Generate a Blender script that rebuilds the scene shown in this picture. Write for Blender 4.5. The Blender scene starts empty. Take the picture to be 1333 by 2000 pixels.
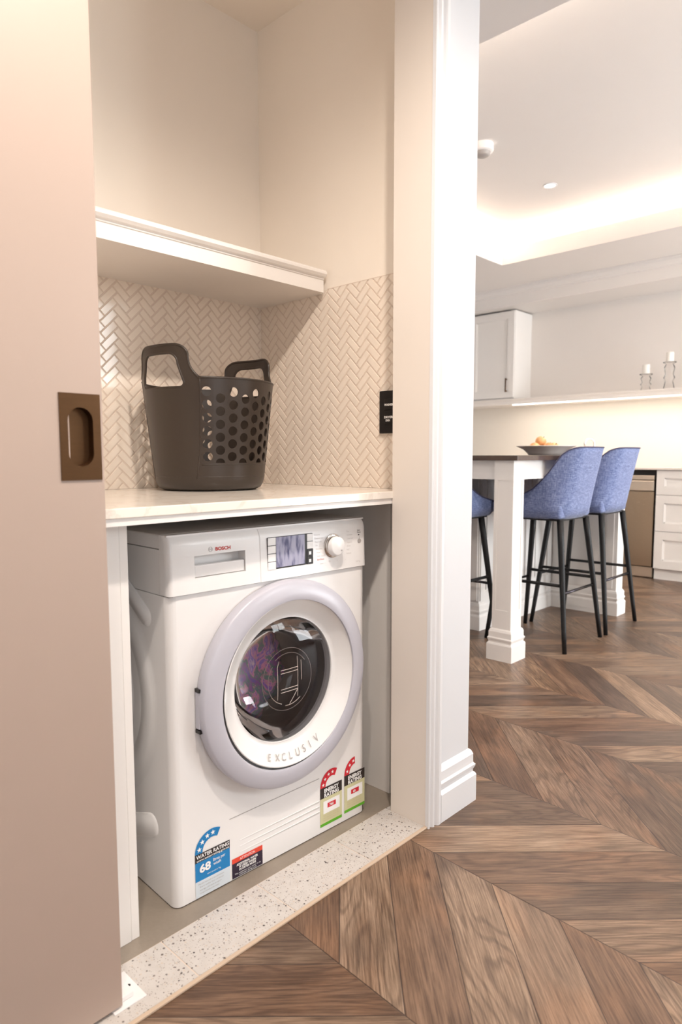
import bpy, bmesh, math, random
from mathutils import Vector, Matrix
random.seed(7)
S = bpy.context.scene
COL = S.collection
PI = math.pi

# ------------------------------------------------------------------ camera
def cam_axes(yaw, pitch, roll):
    y, p, r = [math.radians(a) for a in (yaw, pitch, roll)]
    F = Vector((-math.sin(y)*math.cos(p), math.cos(y)*math.cos(p), math.sin(p)))
    R = F.cross(Vector((0, 0, 1))).normalized(); U = R.cross(F)
    return R*math.cos(r)+U*math.sin(r), U*math.cos(r)-R*math.sin(r), F
R_, U_, F_ = cam_axes(-46.4928, -5.2911, -0.1219)
cd = bpy.data.cameras.new('camera'); cam = bpy.data.objects.new('camera', cd); COL.objects.link(cam)
M = Matrix(((R_.x, U_.x, -F_.x), (R_.y, U_.y, -F_.y), (R_.z, U_.z, -F_.z))).to_4x4()
M.translation = Vector((-0.7907, -1.2436, 1.0167)); cam.matrix_world = M
cd.sensor_fit = 'VERTICAL'; cd.sensor_height = 36; cd.lens = 1316.64*36/2000
cd.shift_x = (666.5-663.75)/2000; cd.shift_y = (1011.93-1000)/2000
cd.clip_start = .02
cd.dof.use_dof = True; cd.dof.focus_distance = 1.95; cd.dof.aperture_fstop = 4.0
S.camera = cam

# ------------------------------------------------------------------ world, exposure, large lights
W = bpy.data.worlds.new('world'); S.world = W; W.use_nodes = True
W.node_tree.nodes['Background'].inputs[0].default_value = (.80, .88, 1, 1)
W.node_tree.nodes['Background'].inputs[1].default_value = 1.0
S.view_settings.view_transform = 'Standard'; S.view_settings.look = 'None'
S.view_settings.gamma = 1; S.view_settings.exposure = 0.36; S.view_settings.use_curve_mapping = False
WARM = (1, .895, .80); WARM2 = (1, .88, .76); DAY = (.93, .965, 1)
def area(name, loc, rot, sx, sy, power, color):
    l = bpy.data.lights.new(name, 'AREA'); l.shape = 'RECTANGLE'; l.size = sx; l.size_y = sy
    l.energy = power; l.color = color
    o = bpy.data.objects.new(name, l); COL.objects.link(o); o.location = loc; o.rotation_euler = rot
    return o
# daylight through the two openings in the rear wall (windows behind the camera)
area('window_daylight', (2.25, -3.50, 2.0), (PI/2+.05, 0, 0), 1.1, .93, 40, DAY)
area('window_daylight', (4.2, -3.50, 1.25), (PI/2+.35, 0, 0), 2.0, 2.1, 155, DAY)
area('window_daylight', (-1.1, -3.50, 1.5), (PI/2+.2, 0, 0), 1.4, 1.7, 14, DAY)
# cove strips of the ceiling tray and the strip under the kitchen shelf
area('cove_strip', (4.46, -.8, 2.66), (PI, 0, 0), .03, 5.1, 34, WARM2)
area('cove_strip', (3.0, 1.86, 2.66), (PI, 0, 0), 2.7, .03, 16, WARM2)
area('cove_strip', (1.55, -.8, 2.735), (PI, 0, 0), .03, 5.1, 30, WARM2)  # unseen near-side strip, added to brighten the tray ceiling
area('shelf_strip', (5.30, .75, 1.508), (0, 0, 0), .02, 2.9, 5.5, WARM2)

# ------------------------------------------------------------------ helpers
def srgb(r, g, b):
    f = lambda c: (c/255/12.92) if c/255 <= .04045 else ((c/255+.055)/1.055)**2.4
    return (f(r), f(g), f(b), 1)
class NT:
    def __init__(s, name, rough=.5, metal=0, color=(.8, .8, .8, 1), **kw):
        s.m = bpy.data.materials.new(name); s.m.use_nodes = True
        s.t = s.m.node_tree; s.n = s.t.nodes; s.p = s.n['Principled BSDF']
        s.p.inputs['Base Color'].default_value = color
        s.p.inputs['Roughness'].default_value = rough; s.p.inputs['Metallic'].default_value = metal
        for k, v in kw.items(): s.p.inputs[k.replace('_', ' ')].default_value = v
        s._co = None
    def co(s):
        if not s._co: s._co = s.n.new('ShaderNodeTexCoord')
        return s._co.outputs['Object']
    def link(s, a, b): s.t.links.new(a, b)
    def node(s, typ, ins={}, **at):
        n = s.n.new(typ)
        for k, v in at.items(): setattr(n, k, v)
        for k, v in ins.items():
            if hasattr(v, 'is_output') or isinstance(v, bpy.types.NodeSocket): s.link(v, n.inputs[k])
            else: n.inputs[k].default_value = v
        return n
    def math(s, op, a, b=0., c=None):
        i = {0: a, 1: b}
        if c is not None: i[2] = c
        return s.node('ShaderNodeMath', i, operation=op).outputs[0]
    def noise(s, scale, detail=3, vec=None, rough=.5, dist=0):
        return s.node('ShaderNodeTexNoise', {'Vector': vec or s.co(), 'Scale': scale, 'Detail': detail, 'Roughness': rough, 'Distortion': dist}).outputs['Fac']
    def ramp(s, fac, stops):
        n = s.n.new('ShaderNodeValToRGB'); s.link(fac, n.inputs[0]); e = n.color_ramp.elements
        e[0].position, e[0].color = stops[0]; e[1].position, e[1].color = stops[-1]
        for p, c in stops[1:-1]:
            k = e.new(p); k.color = c
        return n.outputs[0]
    def mix(s, fac, a, b, blend='MIX'):
        n = s.n.new('ShaderNodeMix'); n.data_type = 'RGBA'; n.blend_type = blend
        for k, v in ((0, fac), (6, a), (7, b)):
            if isinstance(v, bpy.types.NodeSocket): s.link(v, n.inputs[k])
            else: n.inputs[k].default_value = v
        return n.outputs[2]
    def bump(s, h, strength=.2, dist=.002):
        b = s.node('ShaderNodeBump', {'Height': h, 'Strength': strength, 'Distance': dist})
        s.link(b.outputs[0], s.p.inputs['Normal'])
    def col(s, c): s.link(c, s.p.inputs['Base Color'])
def paint(name, c, rough=.5, scale=30, amt=.03, bump=.05, **kw):
    """plain coating with a faint uneven tone and a fine surface texture"""
    k = NT(name, rough, 0, c, **kw)
    d = tuple(x*(1-amt*2) for x in c[:3])+(1,)
    k.col(k.mix(k.noise(scale, 4), c, d))
    if bump: k.bump(k.noise(scale*12, 2), bump, .001)
    return k.m
def metal(name, c, rough=.35, stretch=(1, 1, 60)):
    k = NT(name, rough, 1, c)
    mp = k.node('ShaderNodeMapping', {'Vector': k.co(), 'Scale': stretch})
    n = k.noise(20, 3, mp.outputs[0])
    k.col(k.mix(n, c, tuple(x*.88 for x in c[:3])+(1,)))
    k.link(k.math('MULTIPLY_ADD', n, .15, rough-.07), k.p.inputs['Roughness'])
    return k.m
def emit(name, c, s):
    k = NT(name, .5, 0, c); k.p.inputs['Emission Color'].default_value = c; k.p.inputs['Emission Strength'].default_value = s
    return k.m
def glassy(name, tint=(1, 1, 1, 1), rough=.02, base=.04, ior=1.45):
    """thin clear pane: light passes, surface mirrors by Fresnel"""
    k = NT(name); n = k.n
    tr = k.node('ShaderNodeBsdfTransparent', {'Color': tint}); gl = k.node('ShaderNodeBsdfGlossy', {'Roughness': rough})
    fr = k.node('ShaderNodeFresnel', {'IOR': ior})
    nz = k.noise(3, 2)
    f = k.math('ADD', fr.outputs[0], k.math('MULTIPLY', nz, base))
    mx = k.node('ShaderNodeMixShader', {0: f, 1: tr.outputs[0], 2: gl.outputs[0]})
    k.link(mx.outputs[0], n['Material Output'].inputs[0])
    return k.m

def bm_obj(name, bm, mat, parent=None, smooth=False, bevel=0, subs=0, solid=0, kind=None):
    bmesh.ops.recalc_face_normals(bm, faces=bm.faces[:])
    me = bpy.data.meshes.new(name); bm.to_mesh(me); bm.free()
    o = bpy.data.objects.new(name, me); COL.objects.link(o)
    for m in (mat if isinstance(mat, (list, tuple)) else [mat]): me.materials.append(m)
    if parent: o.parent = parent
    if smooth:
        for p in me.polygons: p.use_smooth = True
    if solid:
        md = o.modifiers.new('solid', 'SOLIDIFY'); md.thickness = solid; md.offset = 0
    if bevel:
        md = o.modifiers.new('bevel', 'BEVEL'); md.width = bevel; md.segments = 2; md.limit_method = 'ANGLE'; md.angle_limit = math.radians(40)
    if subs:
        md = o.modifiers.new('subs', 'SUBSURF'); md.levels = subs; md.render_levels = subs
    if kind: o['kind'] = kind
    return o
def box(bm, x0, x1, y0, y1, z0, z1, mi=0):
    vs = [bm.verts.new((x, y, z)) for z in (z0, z1) for y in (y0, y1) for x in (x0, x1)]
    fs = [bm.faces.new([vs[i] for i in q]) for q in ((0, 1, 3, 2), (4, 6, 7, 5), (0, 4, 5, 1), (2, 3, 7, 6), (0, 2, 6, 4), (1, 5, 7, 3))]
    for f in fs: f.material_index = mi
    return vs, fs
def rbox(bm, x0, x1, y0, y1, z0, z1, r=.003, seg=2, mi=0):
    vs, fs = box(bm, x0, x1, y0, y1, z0, z1, mi)
    es = list({e for f in fs for e in f.edges})
    g = bmesh.ops.bevel(bm, geom=es, offset=r, segments=seg, affect='EDGES', profile=.5)
    for f in g['faces']: f.material_index = mi
def B(name, x0, x1, y0, y1, z0, z1, mat, parent=None, r=0, kind=None, seg=2):
    bm = bmesh.new()
    if r: rbox(bm, x0, x1, y0, y1, z0, z1, r, seg)
    else: box(bm, x0, x1, y0, y1, z0, z1)
    return bm_obj(name, bm, mat, parent, kind=kind, smooth=False)
def shade_auto(o, ang=35):
    if o.modifiers:                                                  # bake thickness first so the cut edges stay crisp
        bpy.context.view_layer.update()
        me = bpy.data.meshes.new_from_object(o.evaluated_get(bpy.context.evaluated_depsgraph_get()))
        o.modifiers.clear(); old = o.data; me.name = old.name; o.data = me
    for p in o.data.polygons: p.use_smooth = True
    o.data.set_sharp_from_angle(angle=math.radians(ang))
    return o
def lathe(bm, prof, center=(0, 0, 0), axis='Z', n=48, mi=0, cap=False):
    """prof: (radius, height) pairs spun about the axis through center"""
    rings = []
    for r, h in prof:
        ring = []
        for i in range(n):
            a = 2*PI*i/n
            p = {'Z': (r*math.cos(a), r*math.sin(a), h), 'Y': (r*math.cos(a), h, r*math.sin(a)), 'X': (h, r*math.cos(a), r*math.sin(a))}[axis]
            ring.append(bm.verts.new((p[0]+center[0], p[1]+center[1], p[2]+center[2])))
        rings.append(ring)
    for A, C in zip(rings, rings[1:]):
        for i in range(n):
            f = bm.faces.new((A[i], A[(i+1) % n], C[(i+1) % n], C[i])); f.material_index = mi
    if cap:
        for ring in (rings[0], rings[-1]):
            f = bm.faces.new(ring); f.material_index = mi
    return rings
def tube(bm, pts, r, n=8, closed=False, mi=0, r2=None):
    pts = [Vector(p) for p in pts]; N = len(pts); rings = []
    up = None
    for i, p in enumerate(pts):
        a = pts[(i-1) % N] if (closed or i > 0) else p; b = pts[(i+1) % N] if (closed or i < N-1) else p
        d = (b-a).normalized()
        if up is None: up = Vector((0, 0, 1)) if abs(d.z) < .9 else Vector((1, 0, 0))
        s = d.cross(up).normalized(); up = s.cross(d).normalized()
        rr = r if r2 is None else r+(r2-r)*i/(N-1)
        rings.append([bm.verts.new(p+(s*math.cos(2*PI*k/n)+up*math.sin(2*PI*k/n))*rr) for k in range(n)])
    for i in range(N if closed else N-1):
        A, C = rings[i], rings[(i+1) % N]
        for k in range(n):
            f = bm.faces.new((A[k], A[(k+1) % n], C[(k+1) % n], C[k])); f.material_index = mi
    if not closed:
        bm.faces.new(rings[0][::-1]).material_index = mi; bm.faces.new(rings[-1]).material_index = mi
def prism(bm, pts, f0, f1, mi=0):
    """closed outline pts extruded between mapping f0 and f1 (point -> 3D)"""
    A = [bm.verts.new(f0(p)) for p in pts]; C = [bm.verts.new(f1(p)) for p in pts]
    n = len(pts)
    for i in range(n):
        bm.faces.new((A[i], A[(i+1) % n], C[(i+1) % n], C[i])).material_index = mi
    bm.faces.new(A[::-1]).material_index = mi; bm.faces.new(C).material_index = mi
def text_bm(bm, s, size, place, mi=0, width=None, bold=0, shear=0, spacing=1):
    """flat lettering; place maps (x, y) of the text plane to 3D; width fits the line"""
    c = bpy.data.curves.new('lettering', 'FONT'); c.body = s; c.size = size; c.align_x = 'LEFT'; c.offset = bold; c.shear = shear
    c.space_character = spacing; c.resolution_u = 3
    o = bpy.data.objects.new('lettering', c); COL.objects.link(o)
    bpy.context.view_layer.update()
    me = bpy.data.meshes.new_from_object(o.evaluated_get(bpy.context.evaluated_depsgraph_get()))
    bpy.data.objects.remove(o); bpy.data.curves.remove(c)
    xs = [v.co.x for v in me.vertices]
    k = (width/(max(xs)-min(xs))) if width and xs else 1
    x0 = min(xs) if xs else 0
    vs = [bm.verts.new(place((v.co.x-x0)*k, v.co.y)) for v in me.vertices]
    for p in me.polygons:
        try: bm.faces.new([vs[i] for i in p.vertices]).material_index = mi
        except ValueError: pass
    bpy.data.meshes.remove(me)
def thing(name, label, cat, loc=(0, 0, 0), rz=0, group=None):
    o = bpy.data.objects.new(name, None); COL.objects.link(o); o.location = loc; o.rotation_euler = (0, 0, rz)
    o.empty_display_size = .05
    return tag(o, label, cat, group)
def tag(o, label, cat=None, group=None):
    o['label'] = label
    if cat: o['category'] = cat
    if group: o['group'] = group
    return o
def kids(o): return [c for c in bpy.data.objects if c.parent == o]
def dup(root, loc, rz, label, group=None):
    r = root.copy(); COL.objects.link(r); r.location = loc; r.rotation_euler = (0, 0, rz); r['label'] = label
    if group: r['group'] = group
    for ch in kids(root):
        c = ch.copy(); COL.objects.link(c); c.parent = r
        for g in kids(ch):
            d = g.copy(); COL.objects.link(d); d.parent = c
    return r

# ------------------------------------------------------------------ materials
m_niche = paint('warm cream wall paint', srgb(249, 238, 225), .55, 6, .01)
m_wall = paint('white wall paint', srgb(222, 222, 224), .55, 6, .01)
m_grey = paint('pale grey wall paint', srgb(236, 229, 223), .6, 6, .01)
m_trim = paint('white gloss trim paint', srgb(232, 231, 232), .3, 10, .01, .02)
m_jamb = paint('cream satin jamb paint', srgb(232, 221, 210), .35, 10, .01, .02)
m_door = paint('taupe satin door paint', srgb(182, 162, 149), .42, 8, .012, .04)
m_dooredge_lit = paint('lit door edge tone', srgb(238, 226, 214), .35, 8, .01, .02)  # light falling on the door edge, put into the colour as a paler tone
m_ceil = paint('ceiling paint', srgb(240, 234, 229), .7, 6, .01)
m_lam = paint('white cabinet laminate', srgb(240, 235, 230), .35, 12, .01, .02)
m_shelf = paint('shelf lacquer', srgb(240, 233, 226), .35, 12, .01, .02)
m_cab = paint('kitchen cabinet lacquer', srgb(240, 235, 230), .35, 12, .01, .02)
m_tile = paint('glazed cream tile', srgb(244, 230, 215), .12, 25, .012, .03)
m_grout = paint('tile grout', srgb(226, 208, 192), .6, 60, .03, .1)
m_white = paint('white appliance enamel', srgb(240, 237, 235), .22, 10, .008, .0)
m_plastic = paint('white appliance plastic', srgb(240, 237, 235), .28, 10, .008, .0)
m_ring = paint('silver grey door ring', srgb(196, 194, 203), .3, 14, .01, .0)
m_dark = paint('dark plastic', srgb(28, 24, 24), .4, 20, .02)
m_black = paint('black painted timber', srgb(8, 7, 8), .55, 20, .05, .05)
m_rubber = paint('grey rubber gasket', srgb(120, 115, 115), .5, 20, .03)
m_basket = paint('dark brown grey plastic', srgb(54, 44, 37), .36, 15, .03, .02)
m_bronze = metal('dark bronze plate', srgb(98, 72, 50), .42, (1, 1, 8))
m_steel = metal('brushed steel', srgb(190, 172, 150), .3)
m_steel_l = metal('light brushed steel', srgb(235, 222, 205), .35)
m_chrome = metal('polished chrome', srgb(225, 220, 215), .12, (1, 1, 1))
m_drum = paint('drum steel', srgb(200, 186, 176), .4, 20, .03, 0, Metallic=.1)
m_red = paint('red lettering', srgb(196, 60, 50), .5, 20, .02, 0)
m_greytx = paint('grey lettering', srgb(172, 166, 162), .5, 20, .02, 0)
m_paletx = paint('pale lettering', srgb(214, 208, 205), .5, 20, .02, 0)
m_whitetx = paint('white lettering', srgb(250, 248, 246), .5, 20, .01, 0)
m_blue = paint('blue sticker print', srgb(18, 128, 192), .4, 20, .01, 0)
m_blk = paint('black sticker print', srgb(40, 28, 26), .4, 20, .01, 0)
m_navy = paint('navy sticker print', srgb(44, 30, 52), .4, 20, .01, 0)
m_orange = paint('orange red sticker print', srgb(232, 72, 48), .4, 20, .01, 0)
m_rd = paint('red sticker print', srgb(214, 28, 48), .4, 20, .01, 0)
m_khaki = paint('khaki sticker print', srgb(214, 210, 166), .4, 20, .02, 0)
m_green = paint('green sticker print', srgb(96, 178, 34), .4, 20, .01, 0)
m_pale = paint('pale blue sticker print', srgb(218, 226, 232), .4, 20, .01, 0)
m_paper = paint('white sticker paper', srgb(244, 242, 240), .4, 20, .01, 0)
m_led = emit('led diffuser', (1, .93, .82, 1), 6)
m_glass = glassy('clear glass', (.97, .98, .97, 1))
m_doorglass = glassy('washer door glass', (.92, .90, .90, 1), .02, .02, 1.35)
m_etch = paint('etched pale line', srgb(205, 190, 182), .3, 20, .02, 0)
m_candle = paint('ivory candle wax', srgb(248, 244, 236), .5, 20, .02, .02)
m_ceramic = paint('pale grey ceramic glaze', srgb(232, 224, 218), .25, 15, .03, .02)

def floor_mat():
    k = NT('chevron oak floor', .36)
    sp = k.node('ShaderNodeSeparateXYZ', {0: k.co()}); X, Y = sp.outputs[0], sp.outputs[1]
    u = k.math('SUBTRACT', k.math('SUBTRACT', X, k.math('MULTIPLY', Y, .05)), .583)
    PW = .4385
    q = k.math('DIVIDE', u, PW); band = k.math('FLOOR', q); fr = k.math('FRACT', q)
    par = k.math('MODULO', k.math('ABSOLUTE', band), 2.)            # 0: falling, 1: rising
    pp = k.math('PINGPONG', u, PW)
    v = k.math('DIVIDE', k.math('ADD', k.math('ADD', Y, k.math('MULTIPLY', pp, .99)), .284), .174)
    idx = k.math('FLOOR', v); vf = k.math('FRACT', v)
    sgn = k.math('SUBTRACT', 1., k.math('MULTIPLY', par, 2.))       # +1 even bands, -1 odd
    along = k.math('SUBTRACT', k.math('MULTIPLY', X, sgn), Y)
    across = k.math('ADD', k.math('MULTIPLY', X, sgn), Y)
    cv = k.node('ShaderNodeCombineXYZ', {0: band, 1: idx, 2: 3.7})
    wn = k.node('ShaderNodeTexWhiteNoise', {'Vector': cv.outputs[0]}); rnd = wn.outputs['Value']
    rs = k.node('ShaderNodeSeparateXYZ', {0: wn.outputs['Color']})
    off = k.math('MULTIPLY', rnd, 37.)
    def vec(sa, sc, o2=0.):
        return k.node('ShaderNodeCombineXYZ', {0: k.math('ADD', k.math('MULTIPLY', along, sa), off), 1: k.math('ADD', k.math('MULTIPLY', across, sc), off), 2: k.math('ADD', off, o2)}).outputs[0]
    fine = k.noise(1, 5, vec(7, 190), .7)
    med = k.noise(1, 4, vec(2.2, 14, 5.), .6, .6)
    blot = k.noise(1, 2, vec(2.6, 5, 9.), .5, .4)
    # cathedral figure: sine of a distorted field stretched along the board
    fig = k.math('SINE', k.math('MULTIPLY', k.noise(1, 1.5, vec(1.3, 7.5, 2.), .45), 95.))
    base = k.ramp(rnd, [(0, srgb(112, 91, 76)), (.16, srgb(164, 139, 117)), (.33, srgb(132, 102, 81)), (.5, srgb(178, 153, 130)), (.66, srgb(144, 112, 88)), (.82, srgb(108, 90, 78)), (1, srgb(166, 134, 106))])
    G = lambda v_: (v_, v_, v_, 1)
    def mul(c, fac, lo, hi, glo, ghi): return k.mix(1., c, k.ramp(fac, [(lo, glo), (hi, ghi)]), 'MULTIPLY')
    c = mul(base, med, .34, .62, (.62, .58, .55, 1), (1.0, 1.0, 1.0, 1))
    c = mul(c, k.noise(1, 3, vec(3.4, 30, 14.), .6, .3), .36, .62, (.78, .76, .74, 1), (1.06, 1.06, 1.06, 1))
    c = k.mix(k.math('MULTIPLY', k.math('MINIMUM', k.math('MAXIMUM', k.math('MULTIPLY_ADD', blot, 5., -2.75), 0.), 1.), .65), c, srgb(84, 64, 52))
    c = k.mix(k.math('MULTIPLY', k.math('MINIMUM', k.math('MAXIMUM', k.math('MULTIPLY_ADD', k.noise(1, 2, vec(3.1, 6, 21.), .5), 4., -2.1), 0.), 1.), .35), c, srgb(184, 134, 96))
    c = k.mix(k.math('MULTIPLY', k.math('MAXIMUM', k.math('MULTIPLY_ADD', fig, 1.4, -.3), 0.), k.math('MULTIPLY', k.math('GREATER_THAN', rs.outputs[2], .4), .42)), c, srgb(84, 62, 48))
    c = mul(c, fine, .36, .60, (.46, .42, .39, 1), (1.0, 1.0, 1.0, 1))
    # knots
    kv = k.node('ShaderNodeTexVoronoi', {'Vector': vec(3.2, 8.5, 3.), 'Scale': 1.})
    kn = k.math('MAXIMUM', k.math('MULTIPLY_ADD', kv.outputs['Distance'], -9., 1.15), 0.)
    kn = k.math('MULTIPLY', k.math('MINIMUM', kn, 1.), k.math('GREATER_THAN', rs.outputs[1], .62))
    c = k.mix(k.math('MULTIPLY', kn, .8), c, srgb(58, 36, 26))
    # joints
    e1 = k.math('MINIMUM', fr, k.math('SUBTRACT', 1., fr)); e1 = k.math('MULTIPLY', e1, PW)
    e2 = k.math('MULTIPLY', k.math('MINIMUM', vf, k.math('SUBTRACT', 1., vf)), .123)
    e = k.math('MINIMUM', e1, e2)
    gap = k.math('LESS_THAN', e, .0011)
    c = k.mix(k.math('MULTIPLY', gap, .8), c, srgb(46, 32, 26)); k.col(c)
    k.link(k.math('MULTIPLY_ADD', med, .25, .26), k.p.inputs['Roughness'])
    h = k.math('ADD', k.math('MULTIPLY', fine, .25), k.math('MULTIPLY', k.math('MINIMUM', k.math('MULTIPLY', e, 400.), 1.), 1.))
    k.bump(h, .35, .0012)
    return k.m
m_floor = floor_mat()
def terrazzo_mat():
    k = NT('terrazzo', .3)
    base = k.mix(k.noise(40, 3), srgb(214, 208, 202), srgb(198, 190, 183))
    c = base
    for sc, th, colr, sd in ((95, .30, srgb(122, 112, 106), 0), (170, .28, srgb(166, 152, 142), 3.3), (62, .17, srgb(66, 58, 56), 7.7), (110, .30, srgb(206, 192, 178), 12.1), (260, .26, srgb(140, 130, 122), 15.)):
        mp = k.node('ShaderNodeMapping', {'Vector': k.co(), 'Location': (sd, sd*.7, 0)})
        vo = k.node('ShaderNodeTexVoronoi', {'Vector': mp.outputs[0], 'Scale': sc}, distance='MINKOWSKI')
        vo.inputs['Exponent'].default_value = 1.2
        sel = k.node('ShaderNodeSeparateXYZ', {0: vo.outputs['Color']})
        f = k.math('MULTIPLY', k.math('LESS_THAN', vo.outputs['Distance'], th), k.math('GREATER_THAN', sel.outputs[0], .48))
        c = k.mix(f, c, colr)
    k.col(c); return k.m
m_terr = terrazzo_mat()
def ftile_mat():
    k = NT('taupe floor tile', .45)
    c = k.mix(k.noise(9, 5, None, .6, .3), srgb(164, 152, 138), srgb(138, 126, 112))
    k.col(k.mix(k.math('MULTIPLY', k.noise(160, 3), .4), c, srgb(130, 118, 106))); return k.m
m_ftile = ftile_mat()
def stone_mat():
    k = NT('white veined stone', .14)
    vein = k.noise(5, 5, None, .6, 1.5)
    v = k.math('MAXIMUM', k.math('SUBTRACT', 1., k.math('MULTIPLY', k.math('ABSOLUTE', k.math('SUBTRACT', vein, .5)), 30.)), 0.)
    k.col(k.mix(k.math('MULTIPLY', v, .35), srgb(243, 234, 223), srgb(205, 188, 172))); return k.m
m_stone = stone_mat()
def dstone_mat():
    k = NT('dark polished stone', .08)
    k.col(k.mix(k.noise(60, 4), srgb(92, 74, 62), srgb(70, 54, 46))); return k.m
m_dstone = dstone_mat()
def fabric_mat():
    k = NT('blue woven fabric', .85)
    def w(a, b, s):
        mp = k.node('ShaderNodeMapping', {'Vector': k.co(), 'Scale': (a, a, b)})
        return k.noise(s, 3, mp.outputs[0], .6)
    n = k.math('ADD', k.math('MULTIPLY', w(9, 1, 40), .5), k.math('MULTIPLY', w(1, 9, 40), .5))
    c = k.ramp(n, [(.34, srgb(70, 80, 118)), (.5, srgb(110, 124, 168)), (.66, srgb(160, 172, 206))])
    k.col(c); k.bump(n, .4, .002)
    k.p.inputs['Sheen Weight'].default_value = .25
    return k.m
m_fabric = fabric_mat()
m_pipe = paint('dark blue piping', srgb(74, 72, 100), .8, 40, .05)
def laundry_mat():
    k = NT('mixed coloured cloth', .6)
    n = k.noise(11, 4, None, .6, 1.8)
    c = k.ramp(n, [(.30, srgb(92, 92, 176)), (.40, srgb(150, 92, 158)), (.48, srgb(84, 130, 124)), (.54, srgb(214, 140, 170)), (.60, srgb(120, 92, 190)), (.72, srgb(244, 214, 204))])
    k.col(c); return k.m
m_laundry = laundry_mat()
def lcd_mat():
    k = NT('blue grey display', .15)
    mp = k.node('ShaderNodeMapping', {'Vector': k.co(), 'Scale': (60, 1, 14)})
    k.col(k.ramp(k.noise(1.3, 3, mp.outputs[0], .5), [(.35, srgb(96, 98, 130)), (.5, srgb(168, 168, 192)), (.7, srgb(186, 184, 202))])); return k.m
m_lcd = lcd_mat()
def peach_mat():
    k = NT('peach skin', .55)
    k.col(k.ramp(k.noise(9, 2, None, .5, .5), [(.35, srgb(226, 150, 96)), (.5, srgb(240, 196, 140)), (.68, srgb(246, 216, 160))])); return k.m
m_peach = peach_mat()

# ------------------------------------------------------------------ setting: floors
B('floor', -2.2, 5.6, -3.4, 3.2, -.05, 0, m_floor, kind='structure')
B('floor_laundry', -.25, .769, -.0575, .614, 0, .0025, m_ftile, kind='structure')
bm = bmesh.new(); xs = [-.56, -.348, -.089, .170, .429, .65]
for a, b in zip(xs, xs[1:]): rbox(bm, a+.0012, b-.0012, -.196, -.059, .0004, .004, .0008, 1)
for a, b in ((.65, .769),): rbox(bm, .6512, .768, -.074, -.059, .0004, .004, .0008, 1)
o = bm_obj('trim_1', bm, m_terr, kind='structure'); tag(o, 'speckled terrazzo threshold tiles')
bm = bmesh.new(); box(bm, -.56, .65, -.196, -.0575, 0, .0028)
bm_obj('trim_2', bm, m_grout, kind='structure')
m_edge = paint('sand coloured edge trim', srgb(208, 184, 160), .5, 30, .03)
B('trim_3', -.56, .652, -.2055, -.1965, 0, .005, m_edge, r=.0012, kind='structure')

# walls around the laundry niche
B('wall_back', -.30, .769, .614, .70, 0, 2.6, m_niche, kind='structure')
B('wall_left', -.33, -.25, 0, .614, 0, 2.6, m_niche, kind='structure')
bm = bmesh.new(); box(bm, .769, .857, -.01, 3.2, 0, 2.6); box(bm, .65, .857, -.199, -.076, 0, 2.6); box(bm, .769, .857, -.076, -.01, 0, 2.6)
wr = bm_obj('wall_right', bm, [m_niche, m_wall, m_jamb], kind='structure')
for p in wr.data.polygons:
    c, n = p.center, p.normal
    if (n.y < -.5 and c.y < -.1) or n.x > .5: p.material_index = 1
    elif n.x < -.5 and c.y < -.07: p.material_index = 2
B('ceiling_laundry', -.30, .769, -.16, .614, 2.436, 2.6, m_niche, kind='structure')
B('wall_front', -2.2, -.56, -.199, -.10, 0, 2.6, m_wall, kind='structure')
B('wall_header', -.56, .65, -.199, -.16, 2.40, 2.6, m_wall, kind='structure')
# casing (architrave) beside the opening, profile drawn in plan
prof = [(.648, -.199), (.648, -.2095), (.651, -.2115), (.654, -.2105), (.657, -.2065), (.660, -.2065), (.664, -.213), (.669, -.2145), (.672, -.2125), (.674, -.209), (.677, -.209), (.680, -.2155), (.684, -.2185), (.694, -.2185), (.697, -.2165), (.6975, -.199)]
bm = bmesh.new(); prism(bm, prof, lambda p: (p[0], p[1], 0), lambda p: (p[0], p[1], 2.6))
o = bm_obj('trim_4', bm, m_trim, kind='structure'); tag(o, 'white moulded door casing right of the laundry opening')
# baseboards
def base_prof(h=.158, t=.018):
    return [(0, 0), (t, 0), (t, h*.50), (t*.85, h*.54), (t*.60, h*.56), (t*.60, h*.60), (t*.85, h*.66), (t*.9, h*.70), (t*.62, h*.735), (t*.6, h*.80), (t*.6, h*.90), (t*.35, h*.97), (.001, h), (0, h)]
def sweep(bm, path, prof, closed=False, mi=0):
    """path: plan points, wall on the left of travel; profile (out, height) mitred"""
    n = len(path); rings = []
    for i in range(n):
        p = Vector(path[i]); a = Vector(path[i-1]) if (closed or i > 0) else None; b = Vector(path[(i+1) % n]) if (closed or i < n-1) else None
        d1 = (p-a).normalized() if a is not None else (b-p).normalized(); d2 = (b-p).normalized() if b is not None else d1
        n1 = Vector((d1.y, -d1.x)); n2 = Vector((d2.y, -d2.x)); m = (n1+n2); m = m/(1+n1.dot(n2))
        rings.append([bm.verts.new((p.x+m.x*o, p.y+m.y*o, z)) for o, z in prof])
    for i in range(n if closed else n-1):
        A, C = rings[i], rings[(i+1) % n]
        for k in range(len(prof)-1):
            bm.faces.new((A[k], C[k], C[k+1], A[k+1])).material_index = mi
    if not closed:
        bm.faces.new(rings[0]); bm.faces.new(rings[-1][::-1])
bm = bmesh.new(); sweep(bm, [(.698, -.1995), (.8575, -.1995), (.8575, 3.19)], base_prof())
bm_obj('baseboard_right', bm, m_trim, kind='structure')
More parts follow.
